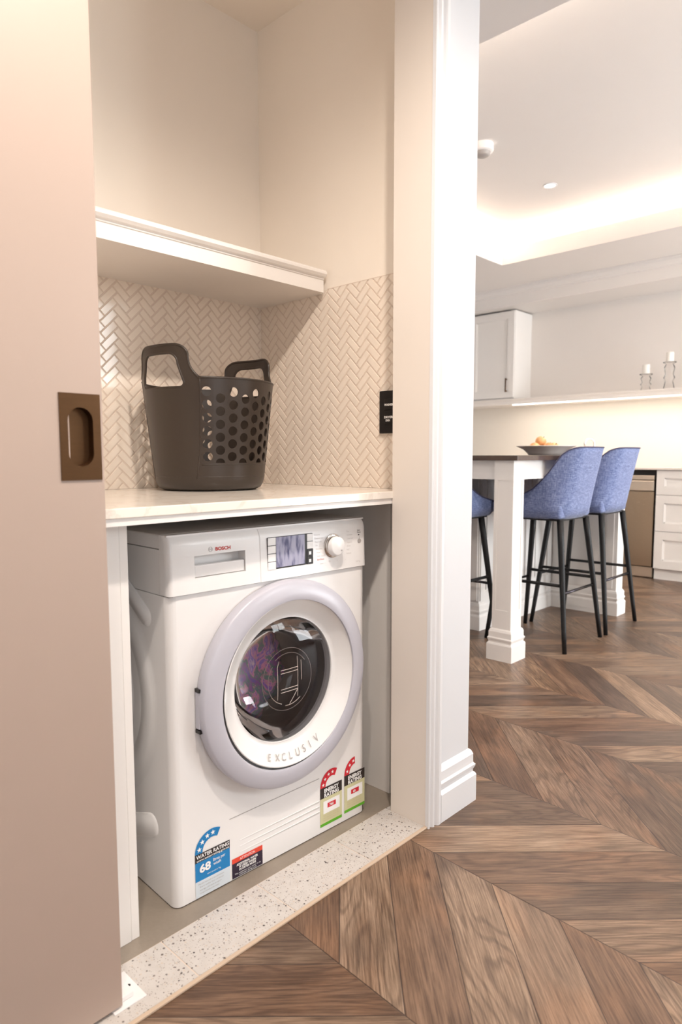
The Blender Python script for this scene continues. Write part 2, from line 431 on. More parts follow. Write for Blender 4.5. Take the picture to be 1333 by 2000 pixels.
# outer room
B('wall_far', 5.6, 5.7, -3.4, 3.2, 0, 2.95, m_grey, kind='structure')
B('wall_kitchen', .857, 5.6, 3.2, 3.3, 0, 2.95, m_wall, kind='structure')
B('wall_side', -2.3, -2.2, -3.4, -.199, 0, 2.95, m_wall, kind='structure')
def wall_with_holes(name, x0, x1, y0, y1, z1, holes, mat):
    bm = bmesh.new(); xs = x0
    for (a, b, c, d) in holes:
        box(bm, xs, a, y0, y1, 0, z1)
        if c > 0: box(bm, a, b, y0, y1, 0, c)
        box(bm, a, b, y0, y1, d, z1); xs = b
    box(bm, xs, x1, y0, y1, 0, z1)
    return bm_obj(name, bm, mat, kind='structure')
WIN = [(-1.8, -.4, .65, 2.35), (1.70, 2.80, 1.54, 2.48), (3.2, 5.2, .2, 2.3)]
wall_with_holes('wall_rear', -2.3, 5.7, -3.5, -3.4, 2.95, WIN, m_wall)
for i, (a, b, c, d) in enumerate(WIN):
    f = bpy.data.objects.new('window_%d' % (i+1), None); COL.objects.link(f); f['kind'] = 'structure'; f.location = ((a+b)/2, -3.45, c)
    bm = bmesh.new()
    def fr(x0, x1, z0, z1): rbox(bm, x0-(a+b)/2, x1-(a+b)/2, -.03, .03, z0-c, z1-c, .003, 1)
    fr(a, a+.05, c, d); fr(b-.05, b, c, d); fr(a+.05, b-.05, c, c+.05); fr(a+.05, b-.05, d-.05, d)
    nn = 3 if b-a > 1.9 else 2
    for j in range(1, nn): fr(a+(b-a)*j/nn-.02, a+(b-a)*j/nn+.02, c+.05, d-.05)
    bm_obj('window_frame', bm, m_trim, f)
    B('pane', -(b-a)/2+.02, (b-a)/2-.02, -.004, .002, .02, d-c-.02, m_glass, f)
# ceilings: lower soffit, raised tray, cove ledges
bm = bmesh.new()
box(bm, -2.3, 1.59, -3.5, 3.2, 2.6, 2.72)
box(bm, 4.50, 5.6, -3.4, 3.2, 2.6, 2.95); box(bm, 1.59, 4.5, 1.90, 3.2, 2.6, 2.95)
box(bm, 4.39, 4.50, -3.4, 1.90, 2.6, 2.63); box(bm, 1.59, 4.39, 1.79, 1.90, 2.6, 2.63)
box(bm, 4.367, 4.39, -3.4, 1.79, 2.6, 2.732); box(bm, 1.59, 4.367, 1.767, 1.79, 2.6, 2.732)
bm_obj('ceiling_soffit', bm, m_ceil, kind='structure')
B('ceiling_tray', 1.40, 4.50, -3.4, 1.90, 2.86, 2.95, m_ceil, kind='structure')
bm = bmesh.new(); box(bm, 1.40, 1.5, -3.4, 1.9, 2.72, 2.86); bm_obj('ceiling_upstand', bm, m_ceil, kind='structure')
# bulkhead with crown over the bench
B('wall_bulkhead', 5.12, 5.6, -3.4, 3.2, 2.44, 2.6, m_ceil, kind='structure')
bm = bmesh.new()
cp = [(0, 2.535), (.012, 2.535), (.014, 2.545), (.03, 2.552), (.05, 2.572), (.055, 2.588), (.07, 2.59), (.07, 2.6), (0, 2.6)]
prism(bm, cp, lambda p: (5.12-p[0], -3.4, p[1]), lambda p: (5.12-p[0], 3.2, p[1]))
bm_obj('trim_5', bm, m_ceil, kind='structure')

# ------------------------------------------------------------------ herringbone tiling (real relief)
def herringbone(name, w, h, origin, ex, ey, out, off=(0, 0), holes=None):
    """w x h panel; origin corner, ex along, ey up, out normal"""
    L, Wd, g, t = .0585, .0230, .0026, .0035
    bm = bmesh.new(); c = math.sqrt(.5)
    def put(x0, y0, x1, y1):
        x0 += g/2; y0 += g/2; x1 -= g/2; y1 -= g/2; b = .0014
        pts = []
        for (x, y, z) in ((x0, y0, 0), (x1, y0, 0), (x1, y1, 0), (x0, y1, 0), (x0+b, y0+b, t), (x1-b, y0+b, t), (x1-b, y1-b, t), (x0+b, y1-b, t)):
            pts.append((c*(x-y)+off[0], c*(x+y)+off[1], z))
        if max(p[0] for p in pts) < 0 or min(p[0] for p in pts) > w or max(p[1] for p in pts) < 0 or min(p[1] for p in pts) > h: return
        vs = [bm.verts.new(p) for p in pts]
        tz = random.uniform(-.00025, .00025), random.uniform(-.00025, .00025)
        for v in vs[4:6]: v.co.z += tz[0]
        for v in vs[5:7]: v.co.z += tz[1]
        for q in ((4, 5, 6, 7), (0, 1, 5, 4), (1, 2, 6, 5), (2, 3, 7, 6), (3, 0, 4, 7)): bm.faces.new([vs[i] for i in q])
    N = int(3/Wd)
    for k in range(-70, 71):
        for j in range(-22, 23):
            ox, oy = k*Wd-j*L, k*Wd+j*L
            X_ = c*(ox-oy)+off[0]; Y_ = c*(ox+oy)+off[1]
            if X_ < -.15 or X_ > w+.15 or Y_ < -.15 or Y_ > h+.15: continue
            put(ox, oy, ox+L, oy+Wd); put(ox-Wd, oy, ox, oy+L)
    for (co, no) in (((0, 0, 0), (-1, 0, 0)), ((w, 0, 0), (1, 0, 0)), ((0, 0, 0), (0, -1, 0)), ((0, h, 0), (0, 1, 0))):
        bmesh.ops.bisect_plane(bm, geom=bm.verts[:]+bm.edges[:]+bm.faces[:], plane_co=co, plane_no=no, clear_outer=True)
    vs = [bm.verts.new(p) for p in ((0, 0, .0022), (w, 0, .0022), (w, h, .0022), (0, h, .0022))]
    bm.faces.new(vs).material_index = 1
    O, X_, Y_, Z_ = Vector(origin), Vector(ex), Vector(ey), Vector(out)
    for v in bm.verts: v.co = O+X_*v.co.x+Y_*v.co.y+Z_*v.co.z
    me = bpy.data.meshes.new(name); bm.to_mesh(me); bm.free()
    o = bpy.data.objects.new(name, me); COL.objects.link(o); me.materials.append(m_tile); me.materials.append(m_grout)
    o['kind'] = 'structure'; return o
herringbone('wall_backsplash_back', 1.019, .608, (-.25, .614, .9195), (1, 0, 0), (0, 0, 1), (0, -1, 0), (.02, .01))
herringbone('wall_backsplash_side', .604, .618, (.769, .6105, .9195), (0, -1, 0), (0, 0, 1), (-1, 0, 0), (.05, .0))
bm = bmesh.new(); box(bm, .7655, .769, 0.0065, .285, 1.5375, 1.5405)
bm_obj('trim_6', bm, m_grout, kind='structure')

# ------------------------------------------------------------------ shelf, worktop, cabinet sides
sh = thing('wall_shelf', 'white shelf with moulded front edge above the basket in the laundry niche', 'shelf', (-.25, .29, 1.527))
B('board', .001, 1.018, .018, .3235, .0, .05, m_shelf, sh)
fp = [(0, 0), (0, .037), (-.003, .039), (-.003, .043), (-.010, .046), (-.016, .053), (-.016, .060), (-.010, .066), (.002, .068), (.018, .068), (.018, 0)]
bm = bmesh.new(); prism(bm, fp, lambda p: (.001, p[0], p[1]), lambda p: (1.004, p[0], p[1]))
bm_obj('front_moulding', bm, m_shelf, sh)
wt = thing('worktop', 'pale stone worktop over the washing machine, under the laundry basket', 'worktop', (-.25, -.078, .885))
B('stone_slab', .001, 1.018, .0, .691, .0146, .034, m_stone, wt, r=.0015)
B('support_rail', .001, 1.018, .004, .045, 0, .0144, m_lam, wt)
o = B('end_panel', -.129, -.111, -.011, .60, .0026, .8848, m_lam, r=.001); tag(o, 'white upright cabinet end panel left of the washing machine', 'panel')
o = B('filler_panel', -.249, -.130, -.0125, .02, .0026, .8848, m_lam, r=.001); tag(o, 'white filler strip between the sliding door and the end panel', 'panel')
o = B('end_panel', .722, .740, -.011, .60, .0026, .8848, m_lam, r=.001); tag(o, 'white upright cabinet end panel right of the washing machine', 'panel')

# ------------------------------------------------------------------ sliding door with flush pull
dr = bpy.data.objects.new('door_1', None); COL.objects.link(dr); dr.location = (-.232, -.16, 0); dr['kind'] = 'structure'; dr['label'] = 'taupe sliding door with a dark flush pull'
def rect_hole(bm, x0, x1, z0, z1, hx0, hx1, hz0, hz1, y, mi=0):
    X_ = [x0, hx0, hx1, x1]; Z_ = [z0, hz0, hz1, z1]; g = [[bm.verts.new((x, y, z)) for x in X_] for z in Z_]
    for i in range(3):
        for j in range(3):
            if i == 1 and j == 1: continue
            bm.faces.new((g[i][j], g[i][j+1], g[i+1][j+1], g[i+1][j])).material_index = mi
    return g
bm = bmesh.new()
g = rect_hole(bm, -.80, 0, .012, 2.4, -.058, -.018, .995, 1.100, 0)
box(bm, -.80, 0, .018, .036, .012, 2.4)
for a, b in (((-.80, .012), (0, .012)), ((0, .012), (0, 2.4)), ((0, 2.4), (-.8, 2.4)), ((-.8, 2.4), (-.8, .012))):
    bm.faces.new([bm.verts.new(p) for p in ((a[0], 0, a[1]), (b[0], 0, b[1]), (b[0], .018, b[1]), (a[0], .018, a[1]))])
d = bm_obj('door_leaf', bm, [m_door, m_dooredge_lit], dr)
for p in d.data.polygons:
    if p.normal.x > .9: p.material_index = 1
# pull: square plate with slot and dished back
def slot(n=12, hw=.0175, hh=.048, cx=0, cz=0):
    pts = []
    for s, c0 in ((1, 0), (-1, PI)):
        for i in range(n+1):
            a = c0+PI*i/n
            pts.append((cx+hw*math.cos(a), cz+s*(hh-hw)+hw*math.sin(a)))
    return pts
bm = bmesh.new(); px0, px1, pz0, pz1 = -.0745, -.0045, .977, 1.1195; cx, cz = (px0+px1)/2, (pz0+pz1)/2
sl = slot(14, .0215, .0485, cx, cz)
def rectray(cx, cz, x0, x1, z0, z1, p):
    dx, dz = p[0]-cx, p[1]-cz
    t = min(((x1-cx)/dx if dx > 0 else (x0-cx)/dx) if abs(dx) > 1e-9 else 1e9, ((z1-cz)/dz if dz > 0 else (z0-cz)/dz) if abs(dz) > 1e-9 else 1e9)
    return (cx+dx*t, cz+dz*t)
def hole_plate(bm, x0, x1, z0, z1, inner, y, mi=0, corners=True):
    cx, cz = (x0+x1)/2, (z0+z1)/2
    outer = [rectray(cx, cz, x0, x1, z0, z1, p) for p in inner]
    # snap the nearest ray to each corner
    for c in ((x0, z0), (x1, z0), (x1, z1), (x0, z1)):
        k = min(range(len(outer)), key=lambda i: (outer[i][0]-c[0])**2+(outer[i][1]-c[1])**2); outer[k] = c
    A = [bm.verts.new((p[0], y, p[1])) for p in inner]; O = [bm.verts.new((p[0], y, p[1])) for p in outer]; n = len(A)
    for i in range(n): bm.faces.new((O[i], O[(i+1) % n], A[(i+1) % n], A[i])).material_index = mi
    return A, O
A, O = hole_plate(bm, px0, px1, pz0, pz1, sl, -.0022)
n = len(A)
bk = [bm.verts.new((cx+(p[0]-cx)*.96, .013, cz+(p[1]-cz)*.985)) for p in sl]
fr_ = [bm.verts.new((v.co.x, 0, v.co.z)) for v in O]
for i in range(n):
    bm.faces.new((A[i], A[(i+1) % n], bk[(i+1) % n], bk[i])); bm.faces.new((O[i], fr_[i], fr_[(i+1) % n], O[(i+1) % n]))
bm.faces.new(bk)
bm_obj('flush_pull', bm, m_bronze, dr)
# floor guide at the door foot
fg = thing('floor_guide', 'white plastic floor guide at the foot of the sliding door', 'door guide', (-.215, -.12, .004))
B('base_plate', -.035, .030, -.045, .040, 0, .003, m_plastic, fg, r=.001)
B('guide_block', -.045, .012, -.030, .012, .003, .014, m_plastic, fg, r=.002)
B('guide_tongue', -.04, .016, .030, .062, .003, .022, m_plastic, fg, r=.002)
bm = bmesh.new(); lathe(bm, [(.0001, .0036), (.003, .0036), (.0035, .003)], (.018, .0, 0), n=12); bm_obj('screw', bm, m_dark, fg)

# ------------------------------------------------------------------ washing machine
wm = thing('washing_machine', 'white front-loading washing machine with round silver-ringed door under the worktop', 'washing machine', (0, 0, .0026), -.0379)
BX0, BX1, SEAM, TOPZ = -.015, .600, .7125, .845
def outline(y0=0, y1=.55, r=.020, x0=BX0, x1=BX1):
    pts = []
    for (cx, cy, a0) in ((x0+r, y0+r, 270), (x0+r, y1-r, 180), (x1-r, y1-r, 90), (x1-r, y0+r, 0)):
        for i in range(6):
            a = math.radians(a0-90*i/5); pts.append((cx+r*math.cos(a), cy+r*math.sin(a)))
    return pts
bm = bmesh.new()
ol = outline(); n = len(ol)
lo = [bm.verts.new((x, y, .003)) for x, y in ol]; hi = [bm.verts.new((x, y, SEAM-.001)) for x, y in ol]
for i in range(n-1): bm.faces.new((lo[i], lo[i+1], hi[i+1], hi[i]))
DCX, DCZ, DR = .310, .458, .178
circ = [(DCX+DR*math.cos(2*PI*i/72), DCZ+DR*math.sin(2*PI*i/72)) for i in range(72)]
hole_plate(bm, BX0+.020, BX1-.020, .003, SEAM-.001, circ, 0)
bm.faces.new(lo[::-1]); bm.faces.new(hi)
body = bm_obj('body', bm, m_white, wm); shade_auto(body, 30)
# pressed shapes on the left side panel
bm = bmesh.new()
lathe(bm, [(.272, .0), (.264, -.0005), (.252, -.0035), (.244, -.0055), (.226, -.0058), (.212, -.0045), (.200, -.0010), (.190, .0005)], (BX0, .325, .45), 'X', 64)
lathe(bm, [(.160, 0), (.150, -.0035), (.135, -.0055), (.001, -.0055)], (BX0, .325, .45), 'X', 64)
for (ya, za, yb, zb, rr) in ((.095, .655, .33, .80, .022), (.095, .165, .33, .075, .028)):
    d = Vector((yb-ya, zb-za)); Ld = d.length; d.normalize(); nrm = Vector((-d.y, d.x))
    loop = []
    for i in range(9):
        a = PI/2+PI*i/8; loop.append((ya+d.x*rr*math.cos(a)+nrm.x*rr*math.sin(a), za+d.y*rr*math.cos(a)+nrm.y*rr*math.sin(a)))
    for i in range(9):
        a = -PI/2+PI*i/8; loop.append((yb+d.x*rr*math.cos(a)+nrm.x*rr*math.sin(a), zb+d.y*rr*math.cos(a)+nrm.y*rr*math.sin(a)))
    mid = Vector(((ya+yb)/2, (za+zb)/2)); base = [bm.verts.new((BX0, p[0], p[1])) for p in loop]
    top = [bm.verts.new((BX0-.0045, p[0]+(mid.x-p[0])*.04, p[1]+(mid.y-p[1])*.04)) for p in loop]
    for i in range(18): bm.faces.new((base[i], base[(i+1) % 18], top[(i+1) % 18], top[i]))
    bm.faces.new(top)
sp = bm_obj('side_pressing', bm, m_white, wm); shade_auto(sp, 50)
B('lid', BX0, BX1, .028, .55, TOPZ-.032, TOPZ, m_white, wm, r=.004, seg=3)
B('upper_body', BX0+.001, BX1-.001, .030, .549, SEAM, TOPZ-.033, m_white, wm)
# control panel with curved front, opening for the drawer
bm = bmesh.new()
def py(z):   # panel front leans back towards the top
    t = (z-SEAM)/(TOPZ-SEAM); return -.006+.004*t+.014*max(0, t-.80)**2*25
DX0, DX1, DZ0, DZ1 = .051, .188, .7465, .7955
Xs = [BX0+.012, DX0, DX1, .2315, .2325, .585]; Zs = [SEAM+.001, DZ0, .77, DZ1, .82, .832, .84, TOPZ-.001]
G = [[bm.verts.new((x, py(z)+(.0012 if x in (.2315,) else 0), z)) for x in Xs] for z in Zs]
for i in range(len(Zs)-1):
    for j in range(len(Xs)-1):
        if j == 1 and i in (1, 2): continue
        bm.faces.new((G[i][j], G[i][j+1], G[i+1][j+1], G[i+1][j]))
for side, xe in ((0, BX0), (-1, BX1)):                              # rounded ends
    prev = [g[side] for g in G]
    for s in (1, 2, 3, 4):
        a = s/4*PI/2; cur = []
        for i, z in enumerate(Zs):
            x = G[i][side].co.x+(xe-G[i][side].co.x)*math.sin(a); cur.append(bm.verts.new((x, py(z)+.016*(1-math.cos(a)), z)))
        for i in range(len(Zs)-1): bm.faces.new((prev[i], prev[i+1], cur[i+1], cur[i]))
        prev = cur
    back = [bm.verts.new((v.co.x, .031, v.co.z)) for v in prev]
    for i in range(len(Zs)-1): bm.faces.new((prev[i], prev[i+1], back[i+1], back[i]))
cp_ = bm_obj('control_panel', bm, m_plastic, wm); shade_auto(cp_, 30)
B('panel_top', BX0+.004, BX1-.004, .006, .031, TOPZ-.004, TOPZ-.0005, m_plastic, cp_)
B('panel_seam', BX0+.003, BX1-.003, .001, .03, SEAM-.002, SEAM+.002, m_greytx, cp_)
bm = bmesh.new()                                                     # detergent drawer: recess and pull lip
yf = -.004
for q in (((DX0, yf, DZ1), (DX1, yf, DZ1), (DX1, .026, DZ1), (DX0, .026, DZ1)), ((DX0, yf, DZ0), (DX1, yf, DZ0), (DX1, .026, DZ0), (DX0, .026, DZ0)),
          ((DX0, yf, DZ0), (DX0, yf, DZ1), (DX0, .026, DZ1), (DX0, .026, DZ0)), ((DX1, yf, DZ0), (DX1, yf, DZ1), (DX1, .026, DZ1), (DX1, .026, DZ0)),
          ((DX0, .026, DZ0), (DX1, .026, DZ0), (DX1, .026, DZ1), (DX0, .026, DZ1))):
    bm.faces.new([bm.verts.new(p) for p in q])
dd = bm_obj('detergent_drawer', bm, m_plastic, wm)
rb = bmesh.new(); rbox(rb, DX0+.001, DX1-.001, -.0015, .012, DZ0+.001, DZ0+.027, .002); bm_obj('drawer_lip', rb, m_plastic, dd)
def fp2(x0, z0, y=-.0062, sx=1):
    return lambda a, b: (x0+a*sx, py(z0+b)-.0006 if y is None else y, z0+b)
# brand lettering and ring emblem
bm = bmesh.new(); text_bm(bm, 'BOSCH', .0105, fp2(.106, .8025, None), width=.041, bold=.00045)
bm_obj('brand_lettering', bm, m_red, cp_)
bm = bmesh.new()
def ringpts(cx, cz, r, y, n=24): return [(cx+r*math.cos(2*PI*i/n), y, cz+r*math.sin(2*PI*i/n)) for i in range(n)]
yy = py(.807)-.0004
tube(bm, ringpts(.093, .8065, .0052, yy), .0004, 5, True)
for s in (-1, 1): tube(bm, [(.093+s*.002, yy, .8035), (.093+s*.002, yy, .8095)], .0004, 5)
tube(bm, [(.091, yy, .8065), (.095, yy, .8065)], .0004, 5)
bm_obj('brand_emblem', bm, m_greytx, cp_)
# display block with key pads at both sides
yd = py(.78)-.0012
bm = bmesh.new(); rbox(bm, .2525, .400, yd-.0003, .004, .7385, .8185, .002); disp = bm_obj('display', bm, m_dark, cp_)
B('display_screen', .279, .3705, yd-.0012, yd, .7435, .8175, m_lcd, cp_)
for i in range(4):
    z0 = .7400+i*.0197
    B('key_pad', .2535, .2775, yd-.0016, yd+.002, z0, z0+.0182, m_paper, cp_, r=.0006)
    B('key_pad', .3785, .3990, yd-.0016, yd+.002, z0, z0+.0182, m_paper if i > 1 else m_dark, cp_, r=.0006)
for z0 in (.745, .7645): B('key_symbol', .3845, .3915, yd-.0022, yd-.0016, z0, z0+.008, m_whitetx, cp_)
# dial
bm = bmesh.new(); lathe(bm, [(.0315, -.0003), (.0315, -.002), (.029, -.003)], (.470, py(.78), .779), 'Y', 40, cap=False); lathe(bm, [(.029, -.003), (.026, -.0035)], (.470, py(.78), .779), 'Y', 40)
dl = bm_obj('dial_collar', bm, m_chrome, cp_)
bm = bmesh.new(); lathe(bm, [(.0262, -.003), (.0255, -.019), (.0235, -.0225), (.021, -.0235), (.0001, -.0242)], (.470, py(.78), .779), 'Y', 40)
dl = bm_obj('dial', bm, m_plastic, wm); shade_auto(dl, 40)
bm = bmesh.new(); lathe(bm, [(.0266, -.006), (.0268, -.008), (.0262, -.010)], (.470, py(.78), .779), 'Y', 40); bm_obj('dial_band', bm, m_chrome, dl)
bm = bmesh.new(); lathe(bm, [(.0001, 0), (.0022, 0)], (.480, py(.78)-.0246, .768), 'Y', 12); bm_obj('dial_mark', bm, m_greytx, dl)
# program list lettering
bm = bmesh.new()
for i, s in enumerate(['Cottons', 'Cottons Eco', 'Easy-Care', 'Mix', 'Delicates', 'Wool', 'Super Quick', 'Spin/Drain']):
    text_bm(bm, s, .0058, fp2(.4055+i*.0012, .8105-i*.0092, None), mi=0 if i != 7 else 1)
for i, s in enumerate(['Dry', 'Intensive', 'Low heat', 'Hygiene', 'Shirts', 'Fluff', 'Refresh']):
    text_bm(bm, s, .0058, fp2(.5245-abs(i-2)*.001, .8105-i*.0098, None))
for i, s in enumerate(['Start', 'Off', '5', '7']): text_bm(bm, s, .0055, fp2(.424+i*.030, .738-abs(i-1.5)*.002, None))
text_bm(bm, '15/7 kg', .006, fp2(.556, .726, None))
bm_obj('program_lettering', bm, [m_paletx, m_red], cp_)
bm = bmesh.new(); lathe(bm, [(.0001, 0), (.0062, 0), (.0065, .001)], (.5705, py(.78)-.0012, .783), 'Y', 20); bm_obj('start_button', bm, m_greytx, cp_)
bm = bmesh.new(); box(bm, .5665, .5705, py(.80)-.0008, py(.8)+.001, .7985, .8010)
text_bm(bm, 'Start', .006, fp2(.563, .8105, None)); text_bm(bm, 'Pause', .006, fp2(.563, .805, None)); text_bm(bm, '|', .006, fp2(.5705, .791, None)); bm_obj('start_lettering', bm, m_dark, cp_)

# porthole door
dor = bpy.data.objects.new('porthole_door', None); COL.objects.link(dor); dor.parent = wm
dor.location = (DCX, 0, DCZ)
bm = bmesh.new()
RC = (-.008, 0, -.003)
lathe(bm, [(.2535, -.001), (.2575, -.010), (.2580, -.027), (.2565, -.0325), (.2520, -.0355), (.240, -.0395), (.226, -.0420), (.214, -.0425), (.2095, -.041), (.2085, -.037)], RC, 'Y', 96)
o = bm_obj('door_ring', bm, m_ring, dor); shade_auto(o, 50)
bm = bmesh.new()
lathe(bm, [(.2083, -.0375), (.2060, -.0385), (.203, -.0355), (.187, -.0215), (.170, -.0085), (.1605, -.0035), (.1570, -.0045), (.1555, -.0015), (.1555, .02)], (-.003, 0, 0), 'Y', 96)
o = bm_obj('inner_rim', bm, m_plastic, dor); shade_auto(o, 50)
bm = bmesh.new()
lathe(bm, [(.156, -.001), (.140, -.009), (.115, -.0155), (.08, -.020), (.04, -.022), (.0005, -.0225)], (-.003, 0, 0), 'Y', 72)
o = bm_obj('door_glass', bm, m_doorglass, dor, smooth=True)
# inner bowl of the glass, drum and gasket
bm = bmesh.new(); lathe(bm, [(.1555, .012), (.145, .045), (.125, .085), (.10, .105), (.05, .112), (.0005, .113)], (-.003, 0, 0), 'Y', 64)
o = bm_obj('glass_bowl', bm, m_doorglass, dor, smooth=True)
bm = bmesh.new(); lathe(bm, [(.176, .002), (.168, .006), (.166, .03), (.172, .05), (.170, .07)], (0, 0, 0), 'Y', 64); o = bm_obj('gasket', bm, m_rubber, wm, smooth=True); o.location = (DCX, 0, DCZ)
bm = bmesh.new(); lathe(bm, [(.170, .07), (.225, .085), (.235, .10), (.235, .40), (.22, .42), (.0005, .425)], (0, 0, 0), 'Y', 64); o = bm_obj('drum', bm, m_drum, wm, smooth=True); o.location = (DCX, 0, DCZ)
# emblem etched on the glass
bm = bmesh.new()
def gy(r): return -.0225+(r/.156)**2*.0205-.0012
ecx, ecz = -.010, .006
def gpt(x, z):
    rr = math.hypot(x+.003, z); return (x, gy(rr), z)
def arc(r, a0, a1, n=40): return [gpt(ecx+r*math.cos(math.radians(a0+(a1-a0)*i/n)), ecz+r*math.sin(math.radians(a0+(a1-a0)*i/n))) for i in range(n+1)]
w_ = .0007
tube(bm, arc(.078, 0, 359), w_, 6); tube(bm, arc(.066, 35, 125), w_, 6); tube(bm, arc(.062, 140, 250), w_, 6); tube(bm, arc(.066, 262, 305), w_, 6)
def gl(x0, z0, x1, z1): tube(bm, [gpt(ecx+x0+(x1-x0)*i/8, ecz+z0+(z1-z0)*i/8) for i in range(9)], w_, 6)
gl(-.034, -.046, -.034, .036); gl(-.034, .036, -.028, .050); gl(.030, -.050, .030, .052); gl(.042, -.010, .042, .040)
for z in (-.030, -.022, .018, .026): gl(-.024, z, .030, z)
gl(.030, -.030, .004, -.064)
bm_obj('emblem_lines', bm, m_etch, dor)
# curved word on the white inner rim
bm = bmesh.new(); word = 'EXCLUSIV'; a0, a1 = 247.5, 296
for i, ch in enumerate(word):
    a = math.radians(a0+(a1-a0)*(i/(len(word)-1))); rm = .187
    def place(x, y, a=a, rm=rm):
        r = rm-(y-.0075); t = a+(x-.006)/rm
        yv = -.0368+(.2045-r)/(.2045-.1605)*.0325-.0022
        return (-.003+r*math.cos(t), yv, r*math.sin(t))
    text_bm(bm, ch, .021, place, shear=.25)
bm_obj('rim_lettering', bm, m_greytx, dor)
# hinge latch on the left edge
for z0, z1 in ((.492-DCZ, .500-DCZ), (.398-DCZ, .406-DCZ)):
    B('hinge_gap', -.2662, -.244, -.0215, -.004, z0, z1, m_dark, dor)
rb = bmesh.new(); rbox(rb, -.2655, -.245, -.019, -.003, .407-DCZ, .491-DCZ, .002); bm_obj('hinge_cover', rb, m_ring, dor)
# laundry lump inside the drum
bm = bmesh.new(); bmesh.ops.create_icosphere(bm, subdivisions=5, radius=1)
from mathutils import noise as mn
for v in bm.verts:
    p = v.co.copy(); q = 1+.22*mn.noise(p*2.1)+.12*mn.noise(p*5.3+Vector((3, 1, 2)))+.05*abs(mn.noise(p*11))
    v.co = Vector((p.x*.185*q-.005, p.y*.10*q-.02, p.z*.175*q-.03))
ld = bm_obj('clothes_bundle', bm, m_laundry, None, smooth=True); ld.location = (DCX-.02, .235, DCZ); ld.rotation_euler = (0, 0, -.0379)
tag(ld, 'crumpled purple and blue laundry seen through the washing machine glass', 'laundry')
# lower flap outline and vents
bm = bmesh.new(); box(bm, .133, .421, -.0007, .0002, .1570, .1585); o = bm_obj('flap_seam', bm, m_greytx, wm)
for z in (.0935, .0785, .0635):
    bm = bmesh.new(); prof = [(.162, z-.0012), (.421, z-.0035), (.421, z+.003), (.162, z+.0008)]
    A = [bm.verts.new((p[0], -.0004 if k in (0, 3) else -.0025 if k == 2 else .0, p[1])) for k, p in enumerate(prof)]; bm.faces.new(A)
    Bm = [bm.verts.new((p[0], .0015, p[1])) for p in prof]
    for k in range(4): bm.faces.new((A[k], A[(k+1) % 4], Bm[(k+1) % 4], Bm[k]))
    bm_obj('vent_rib', bm, m_plastic, wm)
for fx in (.03, .55):
    for fy in (.05, .48):
        bm = bmesh.new(); lathe(bm, [(.02, 0), (.02, .002), (.012, .0025), (.012, .003)], (fx, fy, 0), n=20, cap=True); bm_obj('foot', bm, m_dark, wm)
# stickers
def star(cx, cz, r, y, rot=PI/2):
    return [(cx+(r if i % 2 == 0 else r*.42)*math.cos(rot+i*PI/5), y, cz+(r if i % 2 == 0 else r*.42)*math.sin(rot+i*PI/5)) for i in range(10)]
def face(bm, pts, mi): bm.faces.new([bm.verts.new(p) for p in pts]).material_index = mi
def rect(bm, x0, x1, z0, z1, y, mi): face(bm, [(x0, y, z0), (x1, y, z0), (x1, y, z1), (x0, y, z1)], mi)
def fan(bm, cx, cz, r0, r1, a0, a1, y, mi, n=20, sz=1):
    for i in range(n):
        t0 = math.radians(a0+(a1-a0)*i/n); t1 = math.radians(a0+(a1-a0)*(i+1)/n)
        face(bm, [(cx+r0*math.cos(t0), y, cz+sz*r0*math.sin(t0)), (cx+r1*math.cos(t0), y, cz+sz*r1*math.sin(t0)), (cx+r1*math.cos(t1), y, cz+sz*r1*math.sin(t1)), (cx+r0*math.cos(t1), y, cz+sz*r0*math.sin(t1))], mi)
def tplace(x, z, y=-.0018): return lambda a, b: (x+a, y, z+b)
# water rating
bm = bmesh.new(); y0 = -.0009
rect(bm, .037, .132, .043, .0885, y0, 0); rect(bm, .037, .132, .0885, .1085, y0, 1); rect(bm, .037, .132, .004, .043, y0, 2)
fan(bm, .0845, .1085, .0275, .0475, 180, 62, y0, 0)
for a in (165, 138, 112, 88):
    f = star(.0845+.0375*math.cos(math.radians(a)), .1085+.0375*math.sin(math.radians(a)), .0068, y0-.0005); face(bm, f, 3)
ws = bm_obj('water_rating_sticker', bm, [m_blue, m_blk, m_pale, m_whitetx], wm)
ws['label'] = 'blue and black rating sticker with four stars'
bm = bmesh.new()
text_bm(bm, 'WATER RATING', .0125, tplace(.0395, .0975), width=.090, bold=.0003)
text_bm(bm, 'www.waterrating.gov.au', .0075, tplace(.040, .0905), width=.089, bold=.0001)
text_bm(bm, '68', .026, tplace(.048, .0625), width=.030, bold=.0010)
text_bm(bm, 'litres per', .0105, tplace(.085, .0755), width=.033, bold=.0001); text_bm(bm, 'wash', .0105, tplace(.085, .066), bold=.0001)
text_bm(bm, 'when tested at 7kg', .005, tplace(.068, .051), width=.037)
bm_obj('sticker_lettering', bm, m_whitetx, ws)
bm = bmesh.new()
for i, s in enumerate(['Model tested in accordance', 'Brand: washer dryer combined', 'average cold water program', 'Compare models at the website']):
    text_bm(bm, s, .0045, tplace(.048-.004*(i == 0), .0345-i*.0075), width=.070-.006*i)
bm_obj('sticker_small_print', bm, m_greytx, ws)
